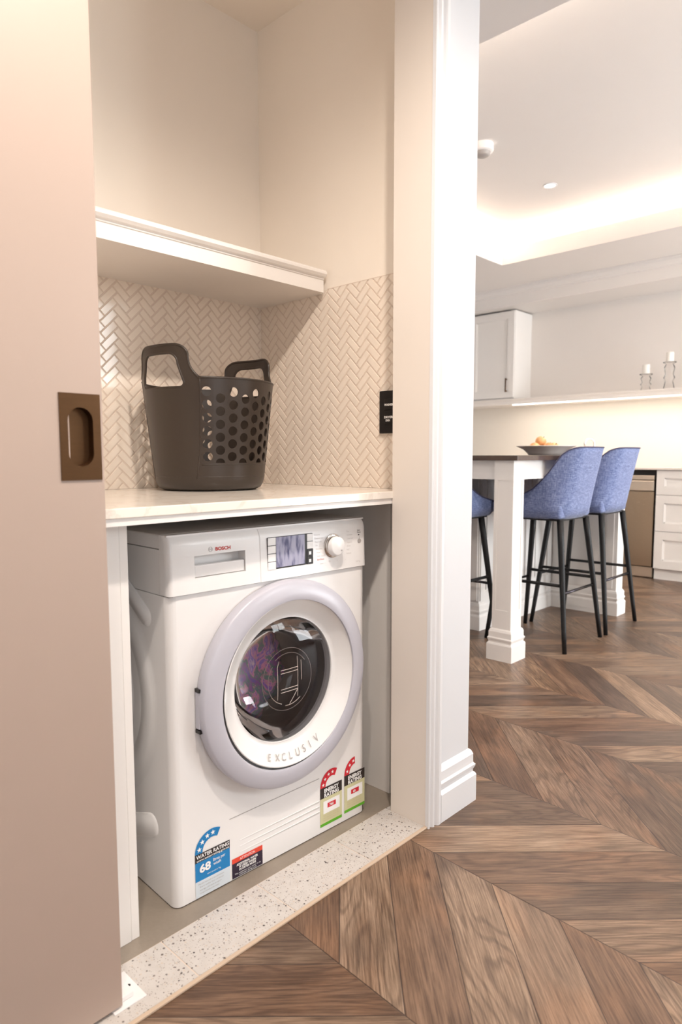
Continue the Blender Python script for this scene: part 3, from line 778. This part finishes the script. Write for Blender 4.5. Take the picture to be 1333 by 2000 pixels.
# attention sticker
bm = bmesh.new(); rect(bm, .138, .229, .005, .0425, y0, 0); rect(bm, .138, .229, .0425, .0545, y0, 1)
asx = bm_obj('attention_sticker', bm, [m_navy, m_orange], wm); asx['label'] = 'small navy sticker with orange red top band'
bm = bmesh.new(); text_bm(bm, 'ATTENTION', .009, tplace(.160, .0455), width=.045)
text_bm(bm, 'ADDITIONAL WATER', .0075, tplace(.150, .0335), width=.064, bold=.0003); text_bm(bm, 'IS USED WHEN', .0075, tplace(.158, .0265), width=.050, bold=.0003)
text_bm(bm, 'IN DRYER MODE', .0075, tplace(.158, .0195), width=.050, bold=.0003)
text_bm(bm, 'This appliance uses water in its', .0055, tplace(.1445, .0130), width=.078); text_bm(bm, 'condenser drying cycle', .0055, tplace(.157, .0080), width=.052)
bm_obj('sticker_lettering', bm, m_whitetx, asx)
# two energy stickers
for xo, zo, a1, ns, num in ((.4245, .0185, 62, 4, '760'), (.515, .0235, 92, 3, '68')):
    bm = bmesh.new(); w2 = .081; X1 = xo+w2
    rect(bm, xo, X1, zo, zo+.008, y0, 0); rect(bm, xo, X1, zo+.008, zo+.0785, y0, 1); rect(bm, xo, X1, zo+.0785, zo+.108, y0, 2)
    rect(bm, xo+.011, X1-.009, zo+.034, zo+.069, y0-.0004, 3); rect(bm, xo+.026, xo+.057, zo+.0475, zo+.0605, y0-.0008, 4)
    fan(bm, xo+.043, zo+.108, .0235, .0425, 180, a1, y0, 4, 20, 1.05)
    for a in ([167, 140, 112, 86] if ns == 4 else [163, 132, 104]):
        face(bm, star(xo+.043+.033*math.cos(math.radians(a)), zo+.108+.0345*math.sin(math.radians(a)), .0056, y0-.0005), 3)
    es = bm_obj('energy_rating_sticker', bm, [m_green, m_khaki, m_blk, m_whitetx, m_rd], wm)
    es['label'] = 'red and black energy sticker with %s stars' % ('four' if ns == 4 else 'three')
    bm = bmesh.new(); text_bm(bm, 'ENERGY', .0145, tplace(xo+.014, zo+.0935), width=.054, bold=.0006); text_bm(bm, 'RATING', .0145, tplace(xo+.014, zo+.0805), width=.054, bold=.0006)
    text_bm(bm, num, .010, tplace(xo+.033, zo+.0505, -.0022), bold=.0003)
    bm_obj('sticker_lettering', bm, m_whitetx, es)
    bm = bmesh.new()
    for i in range(3): text_bm(bm, 'Energy consumption kWh per year', .0045, tplace(xo+.011, zo+.0275-.0065*i), width=.056)
    bm_obj('sticker_small_print', bm, m_edge, es)

# ------------------------------------------------------------------ laundry basket
bk = thing('laundry_basket', 'dark brown plastic laundry basket with two loop handles and round holes on the worktop', 'basket', (.394, .407, .9195), math.radians(9))
RIM = .305
def rad(z): return .150+.030*max(0, min(1, (z-.03)/.28))+.006*min(1, z/.03)
def bw(th, z, off=0):
    """basket wall point: th degrees (0 = +x handle, 180 = -x handle)"""
    r = rad(min(z, RIM+.02))+off; a = math.radians(th)
    if z > RIM+.02: r += (z-RIM-.02)*.02
    return (r*math.cos(a), r*math.sin(a), z)
bm = bmesh.new(); cache = {}
def V(th, z):
    k = (round(th % 360, 3), round(z, 5))
    if k not in cache: cache[k] = bm.verts.new(bw(th, z))
    return cache[k]
def Q(*p):
    try: bm.faces.new([V(*q) for q in p])
    except ValueError: pass
def strip(t0, t1, z0, z1, step=3.0, nz=1):
    n = max(1, round((t1-t0)/step))
    for i in range(n):
        for j in range(nz):
            a, b = t0+(t1-t0)*i/n, t0+(t1-t0)*(i+1)/n; c, d_ = z0+(z1-z0)*j/nz, z0+(z1-z0)*(j+1)/nz
            Q((a, c), (b, c), (b, d_), (a, d_))
HZ0, HZ1 = .078, .286
PANEL = 37.5                                                       # half angle of the solid handle panels
CW = (180-2*PANEL)/9                                               # nine columns per side
# curved foot and floor
for i in range(120):
    a, b = i*3, i*3+3
    vs = [Vector((math.cos(math.radians(t)), math.sin(math.radians(t)), 0)) for t in (a, b)]
    prs = [(.0, .004), (.135, .003), (.146, .008), (.153, .020)]
    P_ = [[bm.verts.new((v.x*r, v.y*r, z)) for v in vs] for r, z in prs[1:]]
    c0 = bm.verts.new((0, 0, .004)); bm.faces.new((c0, P_[0][0], P_[0][1]))
    for j in range(2): bm.faces.new((P_[j][0], P_[j][1], P_[j+1][1], P_[j+1][0]))
    T = [bm.verts.new(bw(t, .034)) for t in (a, b)]; bm.faces.new((P_[2][0], P_[2][1], T[1], T[0]))
bmesh.ops.remove_doubles(bm, verts=bm.verts[:], dist=.0002); cache.clear()
strip(0, 360, .034, HZ0, 3.0, 2)
# holed field on the two broad sides
CH = (HZ1-HZ0)/6.0
def cell(t0, t1, z0, z1, hr=.0128):
    tc, zc = (t0+t1)/2, (z0+z1)/2; rr = rad(zc); n = 20
    hz = []; out = []
    for i in range(n):
        a = 2*PI*i/n
        hz.append((tc+math.degrees(hr*math.cos(a)/rr), zc+hr*math.sin(a)))
        dx, dz = math.cos(a), math.sin(a); t = min((t1-t0)/2/abs(dx)*math.radians(1)*rr if abs(dx) > 1e-6 else 9, (z1-z0)/2/abs(dz) if abs(dz) > 1e-6 else 9)
        out.append([tc+math.degrees(dx*t/rr), zc+dz*t])
    for c in ((t0, z0), (t1, z0), (t1, z1), (t0, z1)):
        k = min(range(n), key=lambda i: ((out[i][0]-c[0])/10)**2+((out[i][1]-c[1])/.03)**2); out[k] = list(c)
    for i in range(n): Q(out[i], out[(i+1) % n], hz[(i+1) % n], hz[i])
def halfcell(t0, t1, z0, z1, up, hr=.0128):
    """half hole whose flat side lies on the field border"""
    tc = (t0+t1)/2; zb = z0 if up else z1; rr = rad(zb); n = 10; s = 1 if up else -1
    hz = [(tc+math.degrees(hr*math.cos(PI*i/n)/rr), zb+s*hr*math.sin(PI*i/n)) for i in range(n+1)]
    ze = z1 if up else z0
    out = [[t1-(t1-t0)*i/n, ze] for i in range(n+1)]
    for i in range(n): Q(out[i], out[i+1], hz[i+1], hz[i])
    Q((t1, zb), out[0], hz[0]); Q((t0, zb), out[n], hz[n])
for base in (PANEL, 180+PANEL):
    for c in range(9):
        t0 = base+c*CW; t1 = t0+CW
        if c % 2 == 0:
            for r in range(6): cell(t0, t1, HZ0+r*CH, HZ0+(r+1)*CH)
        else:
            halfcell(t0, t1, HZ0, HZ0+CH/2, True)
            for r in range(5): cell(t0, t1, HZ0+(r+.5)*CH, HZ0+(r+1.5)*CH)
            strip(t0, t1, HZ1-CH/2, HZ1, CW/4)
    strip(base, base+180-2*PANEL, HZ1, RIM, 3.5)
# handle sides: solid panel then loop
for mid in (0, 180):
    strip(mid-PANEL, mid+PANEL, HZ0, .262, 3.0, 8)
    n = 40
    inner = []; outer = []
    # loop hole: rounded trapezoid; outer: rim sweep into rounded top
    def rt(hwb, hwt, zb, zt, rb_, rt_, t):
        """rounded trapezoid outline by parameter t in 0..1 counter clockwise from bottom left"""
        segs = []
        def corner(cx, cz, a0, a1, ra, rz): return [(cx+ra*math.cos(math.radians(a0+(a1-a0)*i/9)), cz+rz*math.sin(math.radians(a0+(a1-a0)*i/9))) for i in range(10)]
        return corner(-hwb+rb_, zb+rb_*.0033, 180, 270, rb_, rb_*.0033)+corner(hwb-rb_, zb+rb_*.0033, 270, 360, rb_, rb_*.0033)+corner(hwt-rt_, zt-rt_*.0033, 0, 90, rt_, rt_*.0033)+corner(-hwt+rt_, zt-rt_*.0033, 90, 180, rt_, rt_*.0033)
    inn = rt(25, 20, .280, .370, 4, 9, 0)
    out = []
    for k, (a, z) in enumerate(inn):
        q = k//10; i = k % 10
        if q == 0: out.append((-PANEL, .305-(.305-.262)*i/3) if i <= 3 else (-PANEL+(PANEL-24+4)*(i-3)/6, .262))
        elif q == 1: out.append((PANEL-(PANEL-24+4)*(6-i)/6, .262) if i <= 6 else (PANEL, .262+(.305-.262)*(i-6)/3))
        elif q == 2:
            t = i/9; out.append((28.5-13*t**1.6+0, .366+.026*math.sin(t*PI/2)))
        else:
            t = i/9; out.append((-(28.5-13*(1-t)**1.6), .366+.026*math.cos(t*PI/2)))
    n = len(inn)
    # subdivide the long sides so that the loop follows the round wall
    def refine(L):
        R2 = []
        for i in range(len(L)):
            a, b = L[i], L[(i+1) % len(L)]; R2.append(a)
            if i % 10 == 9:
                sweepz = (i//10 in (1, 3)) and L is out
                for s in range(1, 8):
                    t = s/8; p = (a[0]+(b[0]-a[0])*t, a[1]+(b[1]-a[1])*t)
                    if sweepz:                                       # concave flare from loop to rim
                        if i//10 == 1: zz = a[1]+(b[1]-a[1])*t; p = (b[0]+(a[0]-b[0])*(1-t)**2.6, zz)
                        else: zz = a[1]+(b[1]-a[1])*t; p = (a[0]+(b[0]-a[0])*t**2.6, zz)
                    R2.append(p)
        return R2
    I2, O2 = refine(inn), refine(out)
    for i in range(len(I2)):
        a, b = I2[i], I2[(i+1) % len(I2)]; c, d_ = O2[(i+1) % len(O2)], O2[i]
        m1 = ((a[0]+d_[0])/2, (a[1]+d_[1])/2); m2 = ((b[0]+c[0])/2, (b[1]+c[1])/2)
        Q((mid+a[0], a[1]), (mid+b[0], b[1]), (mid+m2[0], m2[1]), (mid+m1[0], m1[1]))
        Q((mid+m1[0], m1[1]), (mid+m2[0], m2[1]), (mid+c[0], c[1]), (mid+d_[0], d_[1]))
bmesh.ops.remove_doubles(bm, verts=bm.verts[:], dist=.0004)
bo = bm_obj('basket_body', bm, m_basket, bk, solid=.0034); shade_auto(bo, 40)
# raised border of the solid panels, base bead and loop beads
bm = bmesh.new()
for mid in (0, 180):
    for s in (-1, 1):
        pts = [bw(mid+s*(PANEL+.6-6*(1-t)**3), .034+(.305-.034)*t, .001) for t in [i/14 for i in range(15)]]
        tube(bm, pts, .0018, 6)
tube(bm, [bw(i*5, .040, .0008) for i in range(72)], .0016, 6, True)
for base in (PANEL, 180+PANEL): tube(bm, [bw(base+(180-2*PANEL)*i/30, HZ0-.004, .0012) for i in range(31)], .0016, 6)
o = bm_obj('border_bead', bm, m_basket, bk, smooth=True)
for mid in (0, 180):
    bm = bmesh.new(); tube(bm, [bw(mid+p[0], p[1], .0) for p in I2], .0032, 8, True)
    top = [p for i, p in enumerate(O2) if i > 20 and (p[1] > .3051 or (abs(p[0]) > 30 and p[1] > .30))]
    tube(bm, [bw(mid+p[0], p[1], .0) for p in top], .0036, 8)
    bm_obj('handle_bead', bm, m_basket, bk, smooth=True)
for base in (PANEL, 180+PANEL):
    bm = bmesh.new(); tube(bm, [bw(base+(180-2*PANEL)*i/40, RIM, .0005) for i in range(41)], .0030, 8)
    bm_obj('rim_bead', bm, m_basket, bk, smooth=True)

# ------------------------------------------------------------------ wall switch
sw = thing('wall_switch', 'black wall switch plate with pale lettering on the niche side tiles', 'switch', (.7645, .020, 1.144))
rb = bmesh.new(); rbox(rb, -.0085, 0, -.045, .0415, -.062, .062, .002); bm_obj('plate', rb, m_dark, sw)
for z0 in (.006, -.036):
    rb = bmesh.new(); rbox(rb, -.0112, -.0083, -.025, .020, z0, z0+.032, .001); bm_obj('rocker', rb, m_dark, sw)
bm = bmesh.new()
def sp_(y0, z0): return lambda a, b: (-.0116, y0-a, z0+b)
text_bm(bm, 'WASHER', .0085, sp_(.020, .018), width=.034, bold=.0004); text_bm(bm, 'DRYER', .0085, sp_(.020, -.018), width=.034, bold=.0004); text_bm(bm, 'FAN', .0085, sp_(.014, -.0275), width=.016, bold=.0004)
bm_obj('switch_lettering', bm, m_whitetx, sw)

# ------------------------------------------------------------------ kitchen island
isl = thing('kitchen_island', 'white panelled kitchen island with dark stone top behind the blue stools', 'kitchen island', (2.14, .38, 0))
B('stone_top', -.022, 1.48, -.028, 1.10, .9915, 1.0165, m_dstone, isl, r=.002)
bm = bmesh.new(); box(bm, .107, 1.34, .018, .040, .898, .991); box(bm, .020, .042, .107, 1.05, .898, .991); bm_obj('apron', bm, m_cab, isl)
def panel_face(bm, cx, cy, w, ax, z0, z1, b=.022, d=.003, out=-1):
    """raised square frame on a face; ax 'x' = face normal along x"""
    for (a0, a1, c0, c1) in ((-w/2, w/2, z0, z0+b), (-w/2, w/2, z1-b, z1), (-w/2, -w/2+b, z0+b, z1-b), (w/2-b, w/2, z0+b, z1-b)):
        if ax == 'y': box(bm, cx+a0, cx+a1, min(cy, cy+out*d), max(cy, cy+out*d), c0, c1)
        else: box(bm, min(cx, cx+out*d), max(cx, cx+out*d), cy+a0, cy+a1, c0, c1)
def post(name, x, y, w=.104, pl=None):
    bm = bmesh.new(); box(bm, x+.003, x+w-.003, y+.003, y+w-.003, 0, .9914)
    for (z0, z1) in ((.158, .252), (.895, .9914)): box(bm, x, x+w, y, y+w, z0, z1)
    for z0, z1 in ((.252, .895),):
        for sx in (0, w-.018):
            for sy in (0, w-.018): box(bm, x+sx, x+sx+.018, y+sy, y+sy+.018, z0, z1)
    p = bm_obj(name, bm, m_cab, isl)
    bm = bmesh.new(); sweep(bm, [(x, y), (x+w, y), (x+w, y+w), (x, y+w)], base_prof(.158, .018), True)
    bm_obj('plinth', bm, m_cab, p); return p
post('corner_post', -.002, .002, .104)
# body and right end panel
bm = bmesh.new(); box(bm, .43, 1.33, .45, 1.04, 0, .991); 
for i in range(3): panel_face(bm, .58+i*.30, .45, .285, 'y', .17, .93, .05, .008)
panel_face(bm, .43, .74, .56, 'x', .17, .93, .05, .008)
panel_face(bm, .58, .45, .18, 'y', .23, .87, .01, .012); panel_face(bm, .88, .45, .18, 'y', .23, .87, .01, .012); panel_face(bm, 1.18, .45, .18, 'y', .23, .87, .01, .012)
bd = bm_obj('body', bm, m_cab, isl)
bm = bmesh.new(); sweep(bm, [(.43, 1.04), (.43, .45), (1.328, .45)], base_prof(.158, .018)); bm_obj('plinth', bm, m_cab, bd)
bm = bmesh.new(); box(bm, 1.33, 1.432, .006, 1.04, 0, .991); panel_face(bm, 1.33, .23, .40, 'x', .17, .97, .045, .006)
ep = bm_obj('end_wall', bm, m_cab, isl)
bm = bmesh.new(); sweep(bm, [(1.33, .448), (1.33, .006), (1.432, .006), (1.432, 1.04)], base_prof(.158, .018)); bm_obj('plinth', bm, m_cab, ep)

# ------------------------------------------------------------------ bar stools
def make_stool():
    t = thing('bar_stool', 'x', 'bar stool')
    HW, YF, YB, RC_ = .205, .215, -.195, .11
    path = []
    for i in range(9): path.append((-HW, YF-(YF-(YB+RC_))*i/9))
    for i in range(9): a = math.radians(180+90*i/8); path.append((-HW+RC_+RC_*math.cos(a), YB+RC_+RC_*math.sin(a)))
    for i in range(1, 6): path.append((-HW+RC_+(2*HW-2*RC_)*i/6, YB-.004*math.sin(PI*i/6)))
    for i in range(9): a = math.radians(270+90*i/8); path.append((HW-RC_+RC_*math.cos(a), YB+RC_+RC_*math.sin(a)))
    for i in range(1, 10): path.append((HW, YB+RC_+(YF-(YB+RC_))*i/9))
    P2 = [Vector(p) for p in path]; n = len(P2); Nn = []
    for i in range(n):
        d = (P2[min(i+1, n-1)]-P2[max(i-1, 0)]).normalized(); Nn.append(Vector((d.y, -d.x)))
    if Nn[0].x > 0: Nn = [-v for v in Nn]
    tab = [(-.21, 1.058), (-.17, 1.055), (-.135, 1.035), (-.112, .985), (-.085, .925), (-.055, .882), (-.02, .842), (.03, .812), (.09, .790), (.215, .762)]
    def H(y):
        for (a, h), (b, k) in zip(tab, tab[1:]):
            if y <= b: return h+(k-h)*max(0, (y-a)/(b-a))
        return tab[-1][1]
    Z0 = .682; m = 14
    def pt(i, s, inner):
        p = P2[i]; nn = Nn[i]; h = H(p.y); z = Z0+(h-Z0)*s
        tuck = .035*(max(0, 1-(z-Z0)/.06))**2
        bk_ = max(0, min(1, (-p.y+.02)/.2))                           # how much this spot belongs to the back
        lean = -.070*bk_*max(0, (z-.74)/.32)**1.1
        narrow = 1-.06*max(0, (z-.80)/.26)*bk_
        th = .028 if s < .9 else .028-.010*(s-.9)/.1
        q = p-nn*tuck-nn*(th if inner else 0)
        return Vector((q.x*narrow, q.y+lean, z))
    bm = bmesh.new()
    Og = [[bm.verts.new(pt(i, j/m, False)) for j in range(m+1)] for i in range(n)]
    Ig = [[bm.verts.new(pt(i, j/m, True)) for j in range(m+1)] for i in range(n)]
    for i in range(n-1):
        for j in range(m):
            bm.faces.new((Og[i][j], Og[i+1][j], Og[i+1][j+1], Og[i][j+1])); bm.faces.new((Ig[i][j], Ig[i][j+1], Ig[i+1][j+1], Ig[i+1][j]))
        bm.faces.new((Og[i][m], Og[i+1][m], Ig[i+1][m], Ig[i][m])); bm.faces.new((Og[i][0], Ig[i][0], Ig[i+1][0], Og[i+1][0]))
    for i in (0, n-1):
        for j in range(m): bm.faces.new((Og[i][j], Og[i][j+1], Ig[i][j+1], Ig[i][j]))
    sh_ = bm_obj('backrest', bm, m_fabric, t, smooth=True)
    bm = bmesh.new(); tube(bm, [pt(i, 1, False)+Vector((0, 0, .001)) for i in range(n)], .0035, 6)
    bm_obj('piping', bm, m_pipe, sh_, smooth=True)
    bm = bmesh.new(); rbox(bm, -HW+.020, HW-.020, YB+.025, YF+.010, Z0+.002, .765, .022, 4)
    for v in bm.verts:
        if v.co.z > .75: v.co.z += .012*(1-(v.co.x/.2)**2)
    st = bm_obj('seat', bm, m_fabric, t); shade_auto(st, 60)
    B('seat_base', -HW+.035, HW-.035, YB+.035, YF-.02, Z0-.008, Z0+.004, m_black, t, r=.003)
    def legpt(sx, sy, z):
        t_ = 1-z/.68; return Vector((sx*(.155+.068*t_), (.155+.075*t_ if sy > 0 else -.155-.075*t_), z))
    for sx in (-1, 1):
        for sy in (-1, 1):
            bm = bmesh.new(); tube(bm, [legpt(sx, sy, .680-.680*i/6) for i in range(7)], .0175, 12, r2=.0115)
            bm_obj('leg', bm, m_black, t, smooth=True)
    for sx in (-1, 1):
        bm = bmesh.new(); a, b = legpt(sx, -1, .342), legpt(sx, 1, .342); tube(bm, [a, (a+b)/2, b], .0085, 10); bm_obj('stretcher', bm, m_black, t, smooth=True)
    for sy in (-1, 1):
        bm = bmesh.new(); a, b = legpt(-1, sy, .302), legpt(1, sy, .302); tube(bm, [a, (a+b)/2, b], .0075, 10); bm_obj('footrest', bm, m_chromed, t, smooth=True)
    return t
m_chromed = metal('black chromed steel', srgb(70, 66, 70), .25, (1, 1, 1))
st1 = make_stool(); st1.location = (2.680, .478, 0)
st1['label'] = 'blue fabric bar stool nearest the square island post'; st1['group'] = 'bar stools at the island'
dup(st1, (3.190, .472, 0), 0, 'blue fabric bar stool between the front stool and the dishwasher', 'bar stools at the island')
dup(st1, (2.300, .908, 0), -PI/2, 'blue bar stool half hidden behind the square island post', 'bar stools at the island')

# ------------------------------------------------------------------ fruit bowl with peaches
fb = thing('fruit_bowl', 'wide shallow pale grey bowl of peaches on the island top', 'bowl', (2.98, .64, 1.0167))
bm = bmesh.new(); lathe(bm, [(.0005, .003), (.085, .003), (.092, .0), (.100, .001), (.110, .014), (.130, .034), (.165, .050), (.172, .053), (.171, .056), (.160, .053), (.125, .040), (.105, .022), (.095, .010), (.0005, .009)], n=64)
o = bm_obj('bowl_shell', bm, m_ceramic, fb, smooth=True)
def make_peach():
    bm = bmesh.new(); bmesh.ops.create_uvsphere(bm, u_segments=32, v_segments=20, radius=.032)
    for v in bm.verts:
        a = math.atan2(v.co.y, v.co.x); g_ = math.exp(-(a/.22)**2); v.co *= 1-.06*g_; rxy = math.hypot(v.co.x, v.co.y)
        if v.co.z > 0: v.co.z -= .010*math.exp(-(rxy/.010)**2)
    o = bm_obj('peach', bm, m_peach, smooth=True); return o
p0 = make_peach(); bm = bmesh.new(); tube(bm, [(0, 0, .024), (.001, 0, .032), (.003, .001, .035)], .0015, 6); stem = bm_obj('stem', bm, m_dark, p0)
spots = [(-.072, .012, .044, 'leftmost peach in the pale bowl, lying low'), (-.010, -.040, .044, 'peach at the near side of the pale bowl'), (-.022, .022, .082, 'topmost peach in the pale bowl, on the others'),
         (.016, .068, .047, 'peach at the far side of the pale bowl'), (.060, .004, .044, 'rightmost peach in the pale bowl')]
for i, (dx, dy, dz, lb) in enumerate(spots):
    # laid along the view so they read apart: rotate the row to face the doorway
    a = math.radians(-26); X_, Y_ = dx*math.cos(a)-dy*math.sin(a), dx*math.sin(a)+dy*math.cos(a)
    p = p0 if i == 0 else p0.copy()
    if i:
        COL.objects.link(p); s_ = stem.copy(); COL.objects.link(s_); s_.parent = p
    p.location = (2.98+X_, .64+Y_, 1.0167+dz); p.rotation_euler = (.5*math.sin(i*2.1), .5*math.cos(i*1.7), i*1.3)
    tag(p, lb, 'peach', 'peaches in the bowl')

# ------------------------------------------------------------------ far kitchen run
def shaker(bm, x, y0, y1, z0, z1, fw=.07, d=.012, t=.018):
    """front facing -x at plane x with a recessed centre"""
    box(bm, x, x+t, y0, y1, z0, z0+fw); box(bm, x, x+t, y0, y1, z1-fw, z1); box(bm, x, x+t, y0, y0+fw, z0+fw, z1-fw); box(bm, x, x+t, y1-fw, y1, z0+fw, z1-fw)
    box(bm, x+d, x+t, y0+fw, y1-fw, z0+fw, z1-fw)
    b = .008
    for (a0, a1, c0, c1) in ((y0+fw, y1-fw, z0+fw, z0+fw+b), (y0+fw, y1-fw, z1-fw-b, z1-fw), (y0+fw, y0+fw+b, z0+fw, z1-fw), (y1-fw-b, y1-fw, z0+fw, z1-fw)): box(bm, x+d-.005, x+d, a0, a1, c0, c1)
du = thing('drawer_unit', 'white three-drawer base cabinet right of the steel dishwasher', 'cabinet', (4.95, .66, 0))
B('body', .020, .64, -.90, 0, .09, .896, m_cab, du); B('kick_board', .035, .60, -.90, 0, 0, .09, m_cab, du)
for z0, z1, fw in ((.697, .893, .062), (.400, .693, .066), (.093, .396, .066)):
    bm = bmesh.new(); shaker(bm, 0, -.897, -.003, z0, z1, fw); bm_obj('drawer', bm, m_cab, du)
dwt = thing('dishwasher', 'stainless steel dishwasher under the bench beside the white drawers', 'dishwasher', (4.95, .672, 0))
B('tub', .03, .60, .003, .600, .09, .892, m_dark, dwt)
B('control_strip', .0, .03, .003, .600, .812, .850, m_steel_l, dwt, r=.004); B('handle_band', -.004, .03, .003, .600, .722, .808, m_steel_l, dwt, r=.006)
B('door', .004, .03, .003, .600, .10, .718, m_steel, dwt, r=.002); B('kick_plate', .03, .06, .003, .600, .008, .096, m_steel_l, dwt, r=.002)
bc = thing('base_cabinet', 'white base cabinet left of the dishwasher, mostly behind the island', 'cabinet', (4.95, 1.28, 0))
B('body', .020, .64, 0, 1.8, .09, .896, m_cab, bc); B('kick_board', .035, .60, 0, 1.8, 0, .09, m_cab, bc)
for i in range(3):
    bm = bmesh.new(); shaker(bm, 0, i*.6+.002, i*.6+.598, .093, .893, .066); bm_obj('door', bm, m_cab, bc)
m_bench = paint('pale stone benchtop', srgb(236, 226, 216), .25, 30, .02, .0)
o = B('benchtop', 4.93, 5.598, -.26, 3.1, .8965, .9135, m_bench, r=.002); tag(o, 'long thin pale stone benchtop above the dishwasher and drawers', 'worktop')
m_spl = paint('cream splashback', srgb(240, 232, 220), .35, 30, .01, .0)
B('wall_splashback', 5.59, 5.6, -.9, 3.1, .914, 1.515, m_spl, kind='structure')
ks = thing('kitchen_shelf', 'long white kitchen shelf with a light strip under it, holding candles', 'shelf', (5.25, -.9, 1.515))
B('board', .012, .348, 0, 4.0, .0, .034, m_shelf, ks)
fp = [(0, 0), (0, .030), (-.004, .033), (-.004, .040), (-.012, .046), (-.012, .056), (.0, .058), (.012, .058), (.012, 0)]
bm = bmesh.new(); prism(bm, fp, lambda p: (p[0], 0, p[1]), lambda p: (p[0], 4.0, p[1])); bm_obj('front_moulding', bm, m_shelf, ks)
B('light_strip', .020, .034, .05, 3.05, -.006, 0, m_led, ks)
wc = thing('wall_cabinet', 'white overhead cabinet with a small dark handle above the island', 'cabinet', (5.25, 2.135, 1.574))
B('body', .019, .349, .0, 1.0, .0, .852, m_cab, wc)
for i in range(2):
    bm = bmesh.new(); shaker(bm, 0, .003+i*.5, .497+i*.5, .010, .844, .068); dd_ = bm_obj('door', bm, m_cab, wc)
    hb = bmesh.new(); hy = .072 if i == 0 else .93
    rbox(hb, -.030, -.022, hy-.005, hy+.005, .065, .200, .0015); rbox(hb, -.022, .0, hy-.005, hy+.005, .070, .080, .001); rbox(hb, -.022, .0, hy-.005, hy+.005, .185, .195, .001)
    bm_obj('handle', hb, m_bronze, dd_)
def holder(name, x, y, h, label):
    t = thing(name, label, 'candle holder', (x, y, 1.5495), group=None)
    bm = bmesh.new()
    pr = [(.0005, .0), (.048, .0), (.050, .006), (.046, .012)] + [(.030+.016*math.sin(i/8*PI*3)**2, .012+(h-.03)*i/8) for i in range(1, 8)] + [(.030, h-.016), (.052, h-.006), (.053, h), (.030, h-.002), (.0005, h-.002)]
    lathe(bm, pr, n=32); bm_obj('glass_stem', bm, m_cglass, t, smooth=True)
    bm = bmesh.new(); lathe(bm, [(.0005, 0), (.030, 0), (.031, .002), (.031, .078), (.028, .081), (.0005, .079)], n=28); tube(bm, [(0, 0, .078), (0, .001, .088)], .0012, 5)
    c = bm_obj('pillar_candle', bm, m_candle, smooth=False); shade_auto(c, 40); c.location = (x, y, 1.5495+h+.0005)
    return c
m_cglass = glassy('cut glass', (.95, .94, .93, 1), .2, .06, 1.2)
tag(holder('candle_holder', 5.40, .930, .172, 'short glass candle holder on the long kitchen shelf'), 'white pillar candle on the short glass holder', 'candle', 'pillar candles on the shelf')
tag(holder('candle_holder', 5.40, .738, .258, 'tall glass candle holder on the kitchen shelf near the right edge'), 'white pillar candle on the tall glass holder', 'candle', 'pillar candles on the shelf')
tap = thing('tap', 'chrome gooseneck tap rising behind the front blue stool', 'tap', (5.40, 1.37, .914))
bm = bmesh.new(); pts = [(0, 0, 0), (0, 0, .10), (0, 0, .20)]+[(-.035*(1-math.cos(PI*i/10)), .030*(1-math.cos(PI*i/10)), .21+.045*math.sin(PI*i/10)) for i in range(11)]+[(-.07, .06, .17)]
tube(bm, pts, .009, 10); bm_obj('spout', bm, m_chrome, tap, smooth=True)
bm = bmesh.new(); lathe(bm, [(.022, 0), (.022, .05), (.018, .055), (.0005, .055)], n=24); tube(bm, [(0, -.02, .04), (0, -.06, .06)], .006, 8); bm_obj('tap_base', bm, m_chrome, tap, smooth=True)

# ------------------------------------------------------------------ ceiling fittings
def downlight(x, y, z, power, label, size=150, warm=WARM):
    t = thing('downlight', label, 'downlight', (x, y, z), group=None)
    bm = bmesh.new(); lathe(bm, [(.048, 0), (.047, -.004), (.036, -.005), (.034, -.001)], n=40); bm_obj('trim_ring', bm, m_trim, t, smooth=True)
    bm = bmesh.new(); lathe(bm, [(.0005, -.002), (.0345, -.002)], n=40); bm_obj('lens', bm, m_led, t)
    if power:
        l = bpy.data.lights.new('downlight_beam', 'SPOT'); l.energy = power; l.color = warm; l.spot_size = math.radians(size); l.spot_blend = .6; l.shadow_soft_size = .045
        lo_ = bpy.data.objects.new('downlight_beam', l); COL.objects.link(lo_); lo_.location = (0, 0, -.02); lo_.parent = t
downlight(-.15, -.93, 2.6, 92, 'round hallway downlight straight in front of the laundry niche')
downlight(-.78, -.98, 2.6, 46, 'round hallway downlight farthest left, in front of the sliding door')
downlight(1.0, -1.15, 2.6, 22, 'round hallway downlight right of the laundry niche')
downlight(3.70, 1.02, 2.86, 26, 'round recessed downlight glowing in the kitchen ceiling', 140)
downlight(2.4, -.6, 2.86, 26, 'round recessed downlight in the tray nearer the hallway', 140)
sd = thing('smoke_detector', 'white round smoke detector on the kitchen ceiling', 'smoke detector', (2.85, 1.028, 2.86))
bm = bmesh.new(); lathe(bm, [(.064, 0), (.064, -.034), (.060, -.042), (.045, -.045)], n=40); bm_obj('base', bm, m_plastic, sd, smooth=True)
bm = bmesh.new(); lathe(bm, [(.045, -.042), (.042, -.062), (.030, -.068), (.0005, -.069)], n=40); bm_obj('sensor_dome', bm, m_greytx, sd, smooth=True)
